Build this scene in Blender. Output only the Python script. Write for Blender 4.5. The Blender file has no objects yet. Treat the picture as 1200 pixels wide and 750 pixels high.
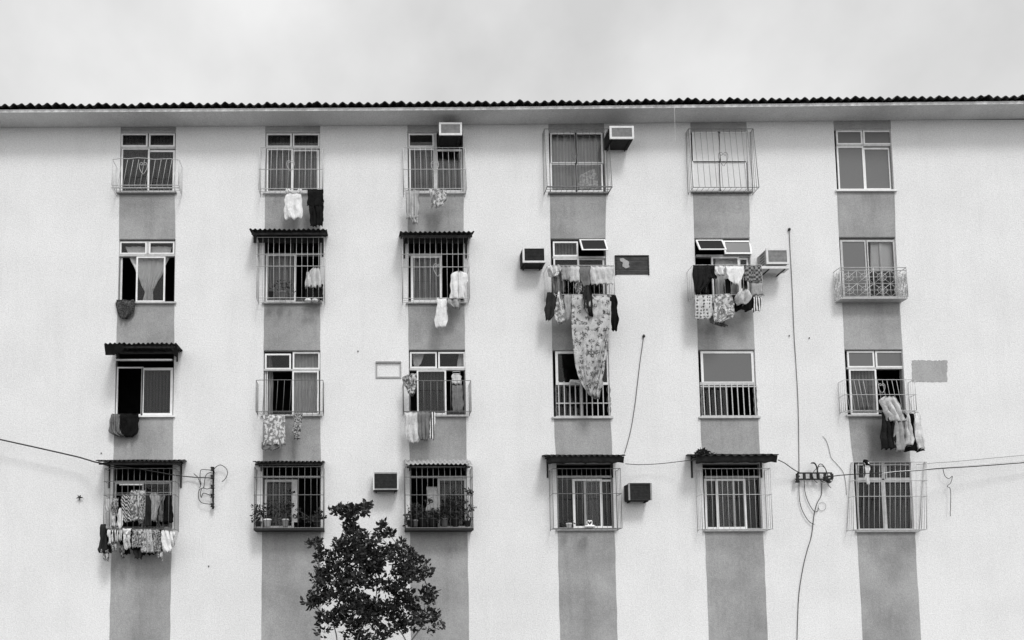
import bpy, math, random
from mathutils import Vector, noise as mnoise
R = math.radians
rng = random.Random(7)
sc = bpy.context.scene
COL = sc.collection

# ------------------------------------------------------------------ camera (fitted to the facade)
CAM = Vector((6.5621, -19.1711, 1.6913))
YAW, PIT, ROL = .004193, .082203, -.003423
F, CX, CY = 950.0, 434.234, 648.651
fw = Vector((math.sin(YAW)*math.cos(PIT), math.cos(YAW)*math.cos(PIT), math.sin(PIT)))
rt0 = Vector((math.cos(YAW), -math.sin(YAW), 0)); up0 = rt0.cross(fw)
rt = math.cos(ROL)*rt0 + math.sin(ROL)*up0
up = -math.sin(ROL)*rt0 + math.cos(ROL)*up0

def P(px, py, d=0.0):
    """world point seen at photo pixel (px,py) on the plane d metres in front of the facade"""
    v = fw + rt*((px-CX)/F) - up*((py-CY)/F)
    t = (-d - CAM.y)/v.y
    return CAM + v*t

# ------------------------------------------------------------------ materials (black and white photograph: all greys)
MATS = {}
def new_mat(name):
    m = bpy.data.materials.new(name); m.use_nodes = True
    nt = m.node_tree; b = nt.nodes['Principled BSDF']
    return m, nt, b
def ramp(nt, src, stops):
    r = nt.nodes.new('ShaderNodeValToRGB')
    while len(r.color_ramp.elements) < len(stops): r.color_ramp.elements.new(.5)
    for e, (p, c) in zip(r.color_ramp.elements, stops):
        e.position = p; e.color = (c, c, c, 1)
    nt.links.new(src, r.inputs[0]); return r.outputs[0]
def coords(nt, scale=1, kind='Object', vec=None):
    t = nt.nodes.new('ShaderNodeTexCoord'); mp = nt.nodes.new('ShaderNodeMapping')
    nt.links.new(t.outputs[kind], mp.inputs[0])
    mp.inputs['Scale'].default_value = vec or (scale, scale, scale)
    return mp.outputs[0]
def noise(nt, co, scale, detail=4, rough=.6):
    n = nt.nodes.new('ShaderNodeTexNoise'); n.inputs['Scale'].default_value = scale
    n.inputs['Detail'].default_value = detail; n.inputs['Roughness'].default_value = rough
    nt.links.new(co, n.inputs['Vector']); return n.outputs['Fac']
def mix(nt, a, b, fac, mode='MIX'):
    m = nt.nodes.new('ShaderNodeMix'); m.data_type = 'RGBA'; m.blend_type = mode
    if isinstance(fac, float): m.inputs[0].default_value = fac
    else: nt.links.new(fac, m.inputs[0])
    for s, v in ((6, a), (7, b)):
        if isinstance(v, float): m.inputs[s].default_value = (v, v, v, 1)
        else: nt.links.new(v, m.inputs[s])
    return m.outputs[2]
def bump(nt, b, h, strength, dist=.01):
    n = nt.nodes.new('ShaderNodeBump'); n.inputs['Strength'].default_value = strength
    n.inputs['Distance'].default_value = dist
    nt.links.new(h, n.inputs['Height']); nt.links.new(n.outputs[0], b.inputs['Normal'])

def plaster(name, base, var, big=.05):
    m, nt, b = new_mat(name); co = coords(nt)
    n1 = noise(nt, co, 14, 5, .75); n2 = noise(nt, co, .7, 4, .6); n3 = noise(nt, co, 34, 2, .9)
    c1 = ramp(nt, n1, [(.25, base*(1-var)), (.75, min(.9, base*(1+var)))])
    c2 = ramp(nt, n2, [(.3, 1-big*1.8), (.62, 1.0)])
    c3 = ramp(nt, n3, [(.32, .74), (.68, 1.0)])
    co2 = coords(nt, vec=(2.2, 1, .25)); n4 = noise(nt, co2, 1.3, 5, .7)
    c4 = ramp(nt, n4, [(.32, 1-big*.8), (.5, 1.0)])
    c = mix(nt, c1, c2, 1.0, 'MULTIPLY'); c = mix(nt, c, c3, 1.0, 'MULTIPLY'); c = mix(nt, c, c4, 1.0, 'MULTIPLY')
    nt.links.new(c, b.inputs['Base Color']); b.inputs['Roughness'].default_value = .92
    bump(nt, b, n3, .6, .012)
    MATS[name] = m; return m
def simple(name, base, rough=.6, metal=0, var=.12, scale=20, bmp=0):
    m, nt, b = new_mat(name); co = coords(nt)
    n = noise(nt, co, scale, 4, .7)
    nt.links.new(ramp(nt, n, [(.3, base*(1-var)), (.7, base*(1+var))]), b.inputs['Base Color'])
    b.inputs['Specular IOR Level'].default_value = .2 if rough > .8 else .5
    b.inputs['Roughness'].default_value = rough; b.inputs['Metallic'].default_value = metal
    if bmp: bump(nt, b, n, bmp)
    MATS[name] = m; return m
plaster('wall', .84, .07, .045)
plaster('strip', .42, .13, .20)
plaster('patch', .42, .10, .10)
plaster('soffit', .80, .06, .10)
simple('alu', .76, .45, 0, .10, 9)
simple('alu_old', .45, .5, 0, .2, 12)
simple('white_paint', .74, .5, 0, .08, 12)
simple('iron_light', .50, .6, 0, .25, 30)
simple('iron_mid', .17, .6, 0, .3, 30)
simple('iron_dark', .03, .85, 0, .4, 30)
simple('roofing', .022, .9, 0, .45, 6, .4)
simple('roof_main', .06, .9, 0, .35, 3, .4)
simple('roofing_light', .33, .9, 0, .3, 8, .4)
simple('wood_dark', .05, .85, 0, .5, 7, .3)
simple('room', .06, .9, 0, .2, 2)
simple('ac_white', .62, .5, 0, .12, 9)
simple('ac_grey', .26, .6, 0, .25, 9)
simple('ac_dark', .03, .85, 0, .35, 14)
simple('pot_white', .85, .5, 0, .1, 12)
simple('pot_dark', .04, .85, 0, .2, 12)
simple('clay', .22, .8, 0, .2, 12)
simple('rubber', .02, .6, 0, .2, 12)
simple('frost', .115, .35, 0, .08, 40)
simple('frost_light', .66, .4, 0, .08, 20)
simple('frost_dark', .02, .85, 0, .1, 20)
simple('bark', .09, .95, 0, .4, 14, .5)
simple('ceramic', .6, .3, 0, .1, 12)
def glass():
    m, nt, b = new_mat('glass'); nt.nodes.remove(b)
    out = nt.nodes['Material Output']
    tr = nt.nodes.new('ShaderNodeBsdfTransparent'); tr.inputs[0].default_value = (.9, .9, .9, 1)
    gl = nt.nodes.new('ShaderNodeBsdfGlossy'); gl.inputs['Roughness'].default_value = .04
    gl.inputs[0].default_value = (.9, .9, .9, 1)
    co = coords(nt); n = noise(nt, co, 2.5, 3, .5)
    bp = nt.nodes.new('ShaderNodeBump'); bp.inputs['Strength'].default_value = .05; bp.inputs['Distance'].default_value = .03
    nt.links.new(n, bp.inputs['Height']); nt.links.new(bp.outputs[0], gl.inputs['Normal'])
    fr = nt.nodes.new('ShaderNodeFresnel'); fr.inputs[0].default_value = 1.3
    mx = nt.nodes.new('ShaderNodeMixShader')
    nt.links.new(fr.outputs[0], mx.inputs[0]); nt.links.new(tr.outputs[0], mx.inputs[1]); nt.links.new(gl.outputs[0], mx.inputs[2])
    nt.links.new(mx.outputs[0], out.inputs[0]); MATS['glass'] = m
glass()
def leafmat(name, a, b_):
    m, nt, b = new_mat(name); co = coords(nt)
    n = noise(nt, co, 9, 2, .5)
    nt.links.new(ramp(nt, n, [(.35, a), (.65, b_)]), b.inputs['Base Color'])
    b.inputs['Roughness'].default_value = .65; b.inputs['Specular IOR Level'].default_value = .25; MATS[name] = m
leafmat('leaf', .014, .045)
leafmat('leaf_tree', .012, .05)

def fabric(name, base, kind='plain', c2=.1, scale=1.0):
    m, nt, b = new_mat('fabric_'+name); co = coords(nt)
    weave = noise(nt, co, 60, 3, .7)
    col = ramp(nt, noise(nt, co, 5, 3, .6), [(.3, base*.86), (.7, min(.85, base*1.08))])
    if kind == 'vstripe' or kind == 'hstripe':
        w = nt.nodes.new('ShaderNodeTexWave'); w.bands_direction = 'X' if kind == 'vstripe' else 'Z'
        w.inputs['Scale'].default_value = 5*scale; w.inputs['Distortion'].default_value = .6
        nt.links.new(co, w.inputs['Vector'])
        f = ramp(nt, w.outputs['Fac'], [(.45, 0), (.55, 1)]); col = mix(nt, col, c2, f)
    elif kind == 'zig':
        w = nt.nodes.new('ShaderNodeTexWave'); w.bands_direction = 'DIAGONAL'
        w.inputs['Scale'].default_value = 5*scale; w.inputs['Distortion'].default_value = 3
        w.inputs['Detail Scale'].default_value = 2
        nt.links.new(co, w.inputs['Vector'])
        f = ramp(nt, w.outputs['Fac'], [(.42, 0), (.55, 1)]); col = mix(nt, col, c2, f)
    elif kind == 'check':
        k = nt.nodes.new('ShaderNodeTexChecker'); k.inputs['Scale'].default_value = 20*scale
        nt.links.new(co, k.inputs['Vector']); col = mix(nt, col, c2, k.outputs['Fac'])
    elif kind == 'floral':
        v = nt.nodes.new('ShaderNodeTexVoronoi'); v.inputs['Scale'].default_value = 7.5*scale
        v.inputs['Randomness'].default_value = .8
        dco = nt.nodes.new('ShaderNodeVectorMath'); dco.operation = 'ADD'
        nn = nt.nodes.new('ShaderNodeTexNoise'); nn.inputs['Scale'].default_value = 26*scale
        nt.links.new(co, nn.inputs['Vector'])
        sc_ = nt.nodes.new('ShaderNodeVectorMath'); sc_.operation = 'SCALE'; sc_.inputs['Scale'].default_value = .14/scale
        nt.links.new(nn.outputs['Color'], sc_.inputs[0])
        nt.links.new(co, dco.inputs[0]); nt.links.new(sc_.outputs[0], dco.inputs[1]); nt.links.new(dco.outputs[0], v.inputs['Vector'])
        f = ramp(nt, v.outputs['Distance'], [(.38, 1), (.46, 0)])
        g = ramp(nt, noise(nt, co, 30*scale, 3, .8), [(.43, 0), (.50, 1)])
        f = mix(nt, f, g, 1.0, 'MULTIPLY')
        # thin stems between the flowers
        v2 = nt.nodes.new('ShaderNodeTexVoronoi'); v2.inputs['Scale'].default_value = 16*scale
        nt.links.new(co, v2.inputs['Vector'])
        f2 = ramp(nt, v2.outputs['Distance'], [(.12, .7), (.2, 0)])
        f = mix(nt, f, f2, 1.0, 'ADD'); col = mix(nt, col, c2, f)
    elif kind == 'print':
        f = ramp(nt, noise(nt, co, 11*scale, 3, .6), [(.47, 0), (.53, 1)]); col = mix(nt, col, c2, f)
    elif kind == 'dots':
        v = nt.nodes.new('ShaderNodeTexVoronoi'); v.inputs['Scale'].default_value = 16*scale; v.inputs['Randomness'].default_value = .3
        nt.links.new(co, v.inputs['Vector'])
        f = ramp(nt, v.outputs['Distance'], [(.3, 1), (.38, 0)]); col = mix(nt, col, c2, f)
    nt.links.new(col, b.inputs['Base Color']); b.inputs['Roughness'].default_value = .9; b.inputs['Specular IOR Level'].default_value = .15
    cr1 = noise(nt, coords(nt, vec=(13, 13, 3.2)), 1.0, 3, .55); cr2 = noise(nt, coords(nt, vec=(7, 7, 9)), 1.0, 2, .5)
    hh = mix(nt, mix(nt, cr1, cr2, .35), weave, .08)
    bump(nt, b, hh, .9, .10 if 'curt' not in name and name not in ('blind', 'sheer') else .010)
    MATS[name] = m
fabric('white', .78); fabric('pale', .60); fabric('grey', .36); fabric('mid', .18); fabric('dark', .028); fabric('black', .007)
fabric('char', .014)
fabric('curt', .24, 'vstripe', .14, .8); fabric('curt_mid', .5, 'vstripe', .40, .8); fabric('curt_dark', .06, 'vstripe', .035, .8); fabric('curt_light', .88); fabric('sheer', .75)
fabric('towel_stripe', .52, 'vstripe', .28, 1.6); fabric('grey_stripe', .22, 'vstripe', .09, 2.0)
fabric('sheet', .50, 'floral', .07, 1.0); fabric('print_a', .62, 'print', .12, 1.6); fabric('print_b', .45, 'print', .07, 2.4)
fabric('print_c', .66, 'print', .22, 1.2); fabric('square', .62, 'dots', .10, .8); fabric('checks', .26, 'check', .05, .9)
fabric('dotty', .5, 'dots', .10, 1.7); fabric('zebra', .55, 'zig', .03, 1.5); fabric('bw_stripe', .75, 'vstripe', .03, 1.1)
fabric('mat_w', .10, 'print', .03, 3); fabric('lace', .45, 'print', .78, 1.5)
fabric('blind', .88, 'hstripe', .66, 2.4)

# ------------------------------------------------------------------ mesh building
class MB:
    def __init__(s): s.v = []; s.f = []; s.sm = []
    def quad(s, *p, smooth=False):
        i = len(s.v); s.v += [Vector(q) for q in p]; s.f.append(tuple(range(i, i+len(p)))); s.sm.append(smooth)
    def box(s, a, b):
        x0, x1 = sorted((a[0], b[0])); y0, y1 = sorted((a[1], b[1])); z0, z1 = sorted((a[2], b[2]))
        s.hexa([(x0,y0,z0),(x1,y0,z0),(x1,y1,z0),(x0,y1,z0),(x0,y0,z1),(x1,y0,z1),(x1,y1,z1),(x0,y1,z1)])
        return s
    def hexa(s, c):
        i = len(s.v); s.v += [Vector(q) for q in c]
        for q in ((0,3,2,1),(4,5,6,7),(0,1,5,4),(1,2,6,5),(2,3,7,6),(3,0,4,7)):
            s.f.append(tuple(i+k for k in q)); s.sm.append(False)
    def tube(s, pts, r, n=6, closed=False):
        pts = [Vector(p) for p in pts]; m = len(pts)
        rr = r if isinstance(r, (list, tuple)) else [r]*m
        base = len(s.v); prev = None
        for k, p in enumerate(pts):
            if closed: t = pts[(k+1) % m]-pts[k-1]
            else: t = pts[min(k+1, m-1)]-pts[max(k-1, 0)]
            if t.length < 1e-9: t = Vector((0,0,1))
            t.normalize()
            a = prev if prev is not None else (Vector((0,1,0)) if abs(t.y) < .9 else Vector((1,0,0)))
            u = a - t*a.dot(t)
            if u.length < 1e-6: u = t.orthogonal()
            u.normalize(); prev = u; w = t.cross(u)
            for j in range(n):
                an = 2*math.pi*j/n; s.v.append(p + (u*math.cos(an)+w*math.sin(an))*rr[k])
        for k in range(m if closed else m-1):
            k2 = (k+1) % m
            for j in range(n):
                j2 = (j+1) % n
                s.f.append((base+k*n+j, base+k*n+j2, base+k2*n+j2, base+k2*n+j)); s.sm.append(True)
        if not closed:
            s.f.append(tuple(base+j for j in range(n))[::-1]); s.sm.append(False)
            s.f.append(tuple(base+(m-1)*n+j for j in range(n))); s.sm.append(False)
        return s
    def bar(s, a, b, r=.007, n=5): return s.tube([a, b], r, n)
    def lathe(s, c, prof, n=14):
        c = Vector(c); base = len(s.v)
        for (r, z) in prof:
            for j in range(n):
                an = 2*math.pi*j/n; s.v.append(c+Vector((r*math.cos(an), r*math.sin(an), z)))
        for k in range(len(prof)-1):
            for j in range(n):
                j2 = (j+1) % n
                s.f.append((base+k*n+j, base+k*n+j2, base+(k+1)*n+j2, base+(k+1)*n+j)); s.sm.append(True)
        return s
    def grid(s, rows, smooth=True):
        base = len(s.v); h = len(rows); w = len(rows[0])
        for r_ in rows: s.v += [Vector(q) for q in r_]
        for i in range(h-1):
            for j in range(w-1):
                s.f.append((base+i*w+j, base+i*w+j+1, base+(i+1)*w+j+1, base+(i+1)*w+j)); s.sm.append(smooth)
        return s
    def slab(s, rows, off):
        """grid with thickness: rows displaced by vector off for the back"""
        off = Vector(off); h = len(rows); w = len(rows[0]); base = len(s.v)
        for r_ in rows: s.v += [Vector(q) for q in r_]
        for r_ in rows: s.v += [Vector(q)+off for q in r_]
        N = h*w
        for i in range(h-1):
            for j in range(w-1):
                a, b, c, d = base+i*w+j, base+i*w+j+1, base+(i+1)*w+j+1, base+(i+1)*w+j
                s.f.append((a, b, c, d)); s.sm.append(True); s.f.append((a+N, d+N, c+N, b+N)); s.sm.append(True)
        for i in range(h-1):
            for j in (0, w-1):
                a = base+i*w+j; d = a+w; s.f.append((a, d, d+N, a+N)); s.sm.append(False)
        for j in range(w-1):
            for i in (0, h-1):
                a = base+i*w+j; s.f.append((a, a+1, a+1+N, a+N)); s.sm.append(False)
        return s
    def build(s, name, mat, parent=None, origin=None):
        if origin is None:
            if parent is not None: origin = Vector(parent['_w'])
            else:
                xs = [p.x for p in s.v]; ys = [p.y for p in s.v]; zs = [p.z for p in s.v]
                origin = Vector(((min(xs)+max(xs))/2, (min(ys)+max(ys))/2, min(zs)))
        else: origin = Vector(origin)
        me = bpy.data.meshes.new(name); me.from_pydata([tuple(p-origin) for p in s.v], [], s.f)
        me.polygons.foreach_set('use_smooth', s.sm); me.update()
        me.materials.append(MATS[mat] if isinstance(mat, str) else mat)
        o = bpy.data.objects.new(name, me); COL.objects.link(o)
        o['_w'] = tuple(origin)
        if parent is not None:
            o.parent = parent; o.location = origin - Vector(parent['_w'])
        else: o.location = origin
        return o
def tag(o, label=None, cat=None, group=None, kind=None):
    if label: o['label'] = label
    if cat: o['category'] = cat
    if group: o['group'] = group
    if kind: o['kind'] = kind
    return o
def thing(name, label, cat, loc, group=None):
    o = bpy.data.objects.new(name, None); COL.objects.link(o); o.location = loc
    o.empty_display_size = .1; o['_w'] = tuple(loc)
    return tag(o, label, cat, group)
def cr(pts, k=6):
    """smooth curve through points"""
    pts = [Vector(p) for p in pts]
    if len(pts) < 3: return pts
    out = []
    for i in range(len(pts)-1):
        p0 = pts[max(i-1, 0)]; p1 = pts[i]; p2 = pts[i+1]; p3 = pts[min(i+2, len(pts)-1)]
        for j in range(k):
            t = j/k
            out.append(.5*((2*p1)+(p2-p0)*t+(2*p0-5*p1+4*p2-p3)*t*t+(3*p1-p0-3*p2+p3)*t**3))
    out.append(pts[-1]); return out
def Pl(lst, d): return [P(q[0], q[1], q[2] if len(q) > 2 else d) for q in lst]

# ------------------------------------------------------------------ the building
B = thing('apartment_building', 'pale rendered apartment block with grey painted window bays and corrugated roof', 'building', (8, 0, 0))
X0, X1 = -4.6, 24.6
# window openings in photo pixels (left, top, right, bottom) on the wall plane
OPEN = {
 (1,1):(140.5,154.5,205.5,226), (2,1):(310.7,154.5,375,226), (3,1):(477.7,154.5,543,226), (4,1):(643.6,154.5,709.4,226), (5,1):(810.5,153.5,876.5,225), (6,1):(979,151.5,1046,223.3),
 (1,2):(138.8,280,205,354.5), (2,2):(309.8,280,375.2,354.5), (3,2):(478,280,543.8,354.5), (4,2):(645.8,279.3,710.6,354.5), (5,2):(815,278.6,880,354), (6,2):(985,277.6,1051.5,350.5),
 (1,3):(135,412,203.6,487.5), (2,3):(308.6,410.4,375.4,486.5), (3,3):(479.2,409.6,545.6,486.8), (4,3):(648,410,714.4,489), (5,3):(819.3,409.6,886.2,488.8), (6,3):(991.5,409.4,1060,486.5),
 (1,4):(132,543,202,620), (2,4):(307.5,543,376,620), (3,4):(480.3,543,547.4,620), (4,4):(652.6,543,719,620), (5,4):(824.5,543,892.5,621), (6,4):(1002,541.4,1069.5,622)}
def rect(l, t, r, b, d=0):
    m = P((l+r)/2, t, d); n = P((l+r)/2, b, d); a = P(l, (t+b)/2, d); c = P(r, (t+b)/2, d)
    return a.x, c.x, n.z, m.z          # x0,x1,z0,z1
RECT = {k: rect(*v) for k, v in OPEN.items()}
ZTOP = P(600, 146.5).z + .13
# front wall with real openings
def wall_sheet(mb, x0, x1, z0, z1, holes, y=0, depth=.16):
    xs = sorted({x0, x1} | {h[0] for h in holes} | {h[1] for h in holes})
    zs = sorted({z0, z1} | {h[2] for h in holes} | {h[3] for h in holes})
    for a, b in zip(xs, xs[1:]):
        runs = []; 
        for c, d in zip(zs, zs[1:]):
            mx, mz = (a+b)/2, (c+d)/2
            if any(h[0] < mx < h[1] and h[2] < mz < h[3] for h in holes): continue
            if runs and abs(runs[-1][1]-c) < 1e-9: runs[-1][1] = d
            else: runs.append([c, d])
        for c, d in runs: mb.quad((a,y,c), (b,y,c), (b,y,d), (a,y,d))
    for (a, b, c, d) in holes:
        Y = y+depth
        mb.quad((a,y,c), (a,Y,c), (a,Y,d), (a,y,d)); mb.quad((b,y,c), (b,y,d), (b,Y,d), (b,Y,c))
        mb.quad((a,y,d), (a,Y,d), (b,Y,d), (b,y,d)); mb.quad((a,y,c), (b,y,c), (b,Y,c), (a,Y,c))
NICHE = rect(442, 425.5, 468.5, 441.5)
HOLE2 = rect(722, 301, 759, 322)
HOLE3 = rect(706, 150, 713.5, 175)
w = MB(); holes = list(RECT.values())
wall_sheet(w, X0, X1, 0, ZTOP, holes)
w.quad((X0,0,0), (X0,0,ZTOP), (X0,9,ZTOP), (X0,9,0)); w.quad((X1,0,0), (X1,9,0), (X1,9,ZTOP), (X1,0,ZTOP))
w.quad((X0,9,0), (X0,9,ZTOP), (X1,9,ZTOP), (X1,9,0)); w.quad((X0,0,ZTOP), (X1,0,ZTOP), (X1,9,ZTOP), (X0,9,ZTOP))
w.build('wall', 'wall', B)
# painted strips between the windows: thin paint coat with hand-cut edges
def strip_seg(col, z0, z1, xa0, xb0, xa1, xb1):
    mb = MB(); n = max(6, int((z1-z0)/.06)); rows = []
    ph = col*3.1
    for i in range(n+1):
        t = i/n; z = z1+(z0-z1)*t
        e = .006 if 0 < i < n else 0
        a = xa1+(xa0-xa1)*t + e*mnoise.noise(Vector((ph, z*2.3, 0)))*1.8
        b = xb1+(xb0-xb1)*t + e*mnoise.noise(Vector((ph+9, z*2.3, 0)))*1.8
        rows.append([(a+(b-a)*j/4, -.004, z) for j in range(5)])
    mb.grid(rows, False); mb.build('painted_strip', 'strip', B)
def wall_x(px, py): return P(px, py).x
for c in range(1, 7):
    rs = [RECT[(c, r)] for r in range(1, 5)]
    strip_seg(c, rs[0][3], ZTOP-.02, rs[0][0], rs[0][1], rs[0][0], rs[0][1])
    for r in range(3):
        strip_seg(c, rs[r+1][3], rs[r][2], rs[r+1][0], rs[r+1][1], rs[r][0], rs[r][1])
    strip_seg(c, .02, rs[3][2], rs[3][0], rs[3][1], rs[3][0], rs[3][1])
# rooms behind the windows
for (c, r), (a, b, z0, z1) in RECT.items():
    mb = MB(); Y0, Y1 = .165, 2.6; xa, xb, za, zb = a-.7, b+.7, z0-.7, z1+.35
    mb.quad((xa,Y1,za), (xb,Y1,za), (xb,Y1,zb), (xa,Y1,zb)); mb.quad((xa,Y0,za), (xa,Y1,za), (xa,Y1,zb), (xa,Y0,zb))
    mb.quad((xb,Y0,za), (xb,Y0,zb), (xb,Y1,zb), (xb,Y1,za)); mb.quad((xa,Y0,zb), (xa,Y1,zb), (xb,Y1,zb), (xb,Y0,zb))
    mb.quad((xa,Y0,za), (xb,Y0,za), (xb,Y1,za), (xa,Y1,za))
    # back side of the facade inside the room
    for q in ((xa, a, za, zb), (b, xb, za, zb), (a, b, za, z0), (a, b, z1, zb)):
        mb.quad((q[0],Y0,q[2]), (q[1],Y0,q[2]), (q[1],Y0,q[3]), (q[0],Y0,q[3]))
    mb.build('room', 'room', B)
# roof slab (soffit) and corrugated roof, following the slightly rising eave line
def eave_z(x, base): return base + (x-6.5)*.0048 + max(0, x-9)*.006
DE = .60
mb = MB(); N = 30; zs0 = P(480, 147.3).z
# under side rows
for i in range(N):
    xa = X0-.3+(X1-X0+.6)*i/N; xb = X0-.3+(X1-X0+.6)*(i+1)/N
    za, zb = eave_z(xa, zs0), eave_z(xb, zs0); th = .075
    mb.hexa([(xa,-DE,za), (xb,-DE,zb), (xb,-.006,zb), (xa,-.006,za), (xa,-DE,za+th), (xb,-DE,zb+th), (xb,-.006,zb+th), (xa,-.006,za+th)])
sof = mb.build('eave_soffit', 'soffit', B)
mb = MB(); pitch = .202; K = int((X1-X0+.7)/pitch*8)
def roof_rows(K, x0, pitch, depths, amp, rise, zf, thick, over):
    rows = []
    for (y, dz) in depths:
        row = []
        for i in range(K+1):
            x = x0+pitch*i/8; ph = 2*math.pi*(x-x0)/pitch
            k = int((x-x0)/pitch+.25)
            lift = .028*math.exp(-((((x-x0)/pitch) % over)-.6)**2*4) + .035*mnoise.noise(Vector((k*.73, 3.3, 0)))
            row.append((x, y, zf(x)+dz+amp*math.sin(ph)+lift))
        rows.append(row)
    return rows
rows = roof_rows(K, X0-.35, pitch, [(-DE-.09, 0), (0, .12), (4.5, .9)], .031, 0, lambda x: eave_z(x, zs0)+.085+.036, .012, 5)
mb.slab(rows, (0, 0, .016)); roof = mb.build('roof', 'roof_main', B)
mb = MB(); rows = [[(p[0], 4.5+4.9*k, p[2]-.8*k) for p in rows[-1]] for k in (0, 1)]
mb.slab(rows, (0, 0, .016)); mb.build('roof', 'roof_main', B)
# blind brick filler between slab and sheets
mb = MB(); mb.box((X0, .05, ZTOP+.005), (X1, 8.9, ZTOP+.03)); mb.build('roof_deck', 'roof_main', B)

# wall patches
mb = MB(); a, b, z0, z1 = NICHE; t = .035
mb.box((a-t,-.022,z0-t), (b+t,0.0,z0)); mb.box((a-t,-.045,z1), (b+t,0.0,z1+t)); mb.box((a-t,-.022,z0), (a,0,z1)); mb.box((b,-.022,z0), (b+t,0,z1))
mb.build('niche_frame', 'patch', B)
a, b, z0, z1 = HOLE2
bd = MB(); t = .03
for k in range(4):
    za = z0+(z1-z0)*k/4+.004; zb = z0+(z1-z0)*(k+1)/4-.008; jj = rng.uniform(-.006, .01)
    bd.box((a+jj,-.012-.005*(k % 2),za), (b-jj*.5,0.0,zb))
BP = bd.build('boarded_opening', 'wood_dark', B); BP['label'] = 'opening closed with dark weathered boards'
mb = MB()
mb.box((a-t,-.03,z1), (b+t,0,z1+t)); mb.box((a-t,-.024,z0-.01), (a,0,z1)); mb.box((b,-.024,z0-.01), (b+t,0,z1)); mb.build('board_frame', 'iron_dark', BP)
mb = MB(); ps = [P(726,303.5), P(730,302.8), P(733,305), P(737,307), P(736.5,310.5), P(737.5,313.5), P(733,315), P(729,312.5), P(729.5,308), P(726.5,306.5)]
nps = len(ps); mb.v = [Vector((p.x, -.024, p.z)) for p in ps]+[Vector((p.x, -.005, p.z)) for p in ps]
mb.f = [tuple(range(nps))]+[(i, (i+1) % nps, (i+1) % nps+nps, i+nps) for i in range(nps)]; mb.sm = [False]*len(mb.f)
mb.build('plaster_splash', 'patch', BP)
mb = MB(); nx = 22; pts = []
l_, t_, r_, b_ = 1068.5, 422.5, 1110, 447.5
out = []
for i in range(nx): out.append((l_+(r_-l_)*i/nx, t_+rng.uniform(-.7,.7)))
for i in range(12): out.append((r_+rng.uniform(-.8,.8), t_+(b_-t_)*i/12))
for i in range(nx): out.append((r_-(r_-l_)*i/nx, b_+rng.uniform(-.6,.6)))
for i in range(12): out.append((l_+rng.uniform(-.6,.6), b_-(b_-t_)*i/12))
pp = [P(*o_) for o_ in out]; m_ = len(pp)
mb.v = [Vector((p.x, -.007, p.z)) for p in pp]+[Vector((p.x, .0, p.z)) for p in pp]
mb.f = [tuple(range(m_))[::-1]]+[(i, (i+1) % m_, (i+1) % m_+m_, i+m_) for i in range(m_)]; mb.sm = [False]*len(mb.f)
o = mb.build('mortar_patch', 'patch', B); o['label'] = 'rough grey rectangle of unpainted mortar'

# ------------------------------------------------------------------ windows
FY = -.045     # plane of the sashes (inside the wall: negative depth)
def window(c, r, bars, sashes, sill=True, outer='alu', extra=(), frame_mat='iron_mid'):
    """bars: (l,t,r,b) fixed members; sashes: (l,t,r,b,pane[,frame px[,depth]])"""
    a, b, z0, z1 = RECT[(c, r)]
    m = MB(); y0, y1 = .05, .12; t = .022
    m.box((a+.001,y0,z0+.002), (a+t,y1,z1-.002)); m.box((b-t,y0,z0+.002), (b-.001,y1,z1-.002))
    m.box((a+t,y0,z1-t), (b-t,y1,z1-.002)); m.box((a+t,y0,z0+.002), (b-t,y1,z0+t))
    W = m.build('window', frame_mat, B)
    if outer == 'iron_mid': outer = 'alu'
    for q in bars:
        m = MB(); x0, x1, za, zb = rect(*q[:4], FY); m.box((x0,.034,za), (x1,.122,zb)); m.build('mullion' if q[3]-q[1] > q[2]-q[0] else 'transom', 'alu_old', W)
    for s in sashes:
        l, tt, rr, bb, pane = s[:5]; th = s[5] if len(s) > 5 else 1.9; dd = s[6] if len(s) > 6 else 0
        tilt = s[7] if len(s) > 7 else 0
        x0, x1, za, zb = rect(l, tt, rr, bb, FY-dd); ya = .04+dd; yb = ya+.032; k = th/49.5
        f = MB(); f.box((x0,ya,za), (x0+k,yb,zb)); f.box((x1-k,ya,za), (x1,yb,zb)); f.box((x0+k,ya,za), (x1-k,yb,za+k)); f.box((x0+k,ya,zb-k), (x1-k,yb,zb))
        g = MB(); g.box((x0+k,ya+.012,za+k), (x1-k,ya+.018,zb-k))
        if tilt:
            for mm in (f, g):
                for v in mm.v:
                    hgt = zb-v.z; v.y -= hgt*math.sin(tilt); v.z = zb-hgt*math.cos(tilt)+(v.y-ya)*0
        f.build('sash', s[8] if len(s) > 8 else outer, W)
        if pane: g.build('pane', pane, W)
    if sill:
        m = MB(); m.box((a-.05,-.055,z0-.038), (b+.05,.05,z0+.004)); m.build('sill', sill if isinstance(sill, str) else 'alu_old', W)
    return W
G = 'glass'
window(1,1,[(141,172,205,174.5)],[(142,156.5,173,172,G),(174.5,156.5,205,172,G),(142,173.5,175,226,G),(173,176,204.8,226,G,2.4,.034)],'iron_mid')
window(2,1,[(311,172,375,174.5)],[(312,156.5,342,172.5,G),(343,156.5,374.6,172.5,G),(312.5,174,343,225.5,G),(341.5,175,374.3,225.5,G,2.4,.034)])
window(3,1,[(478,172,510,174.5),(508.5,156,512,225)],[(478.5,156.5,508.5,172.5,G),(479.5,174,510,225.5,G),(510,175,543,225.5,G,2.4,.034)])
window(4,1,[],[(645,155.5,676,192,G),(674,155.5,706.5,192,G),(645,191,676,225,G),(674,191,706.5,225,G)],'iron_mid')
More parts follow.
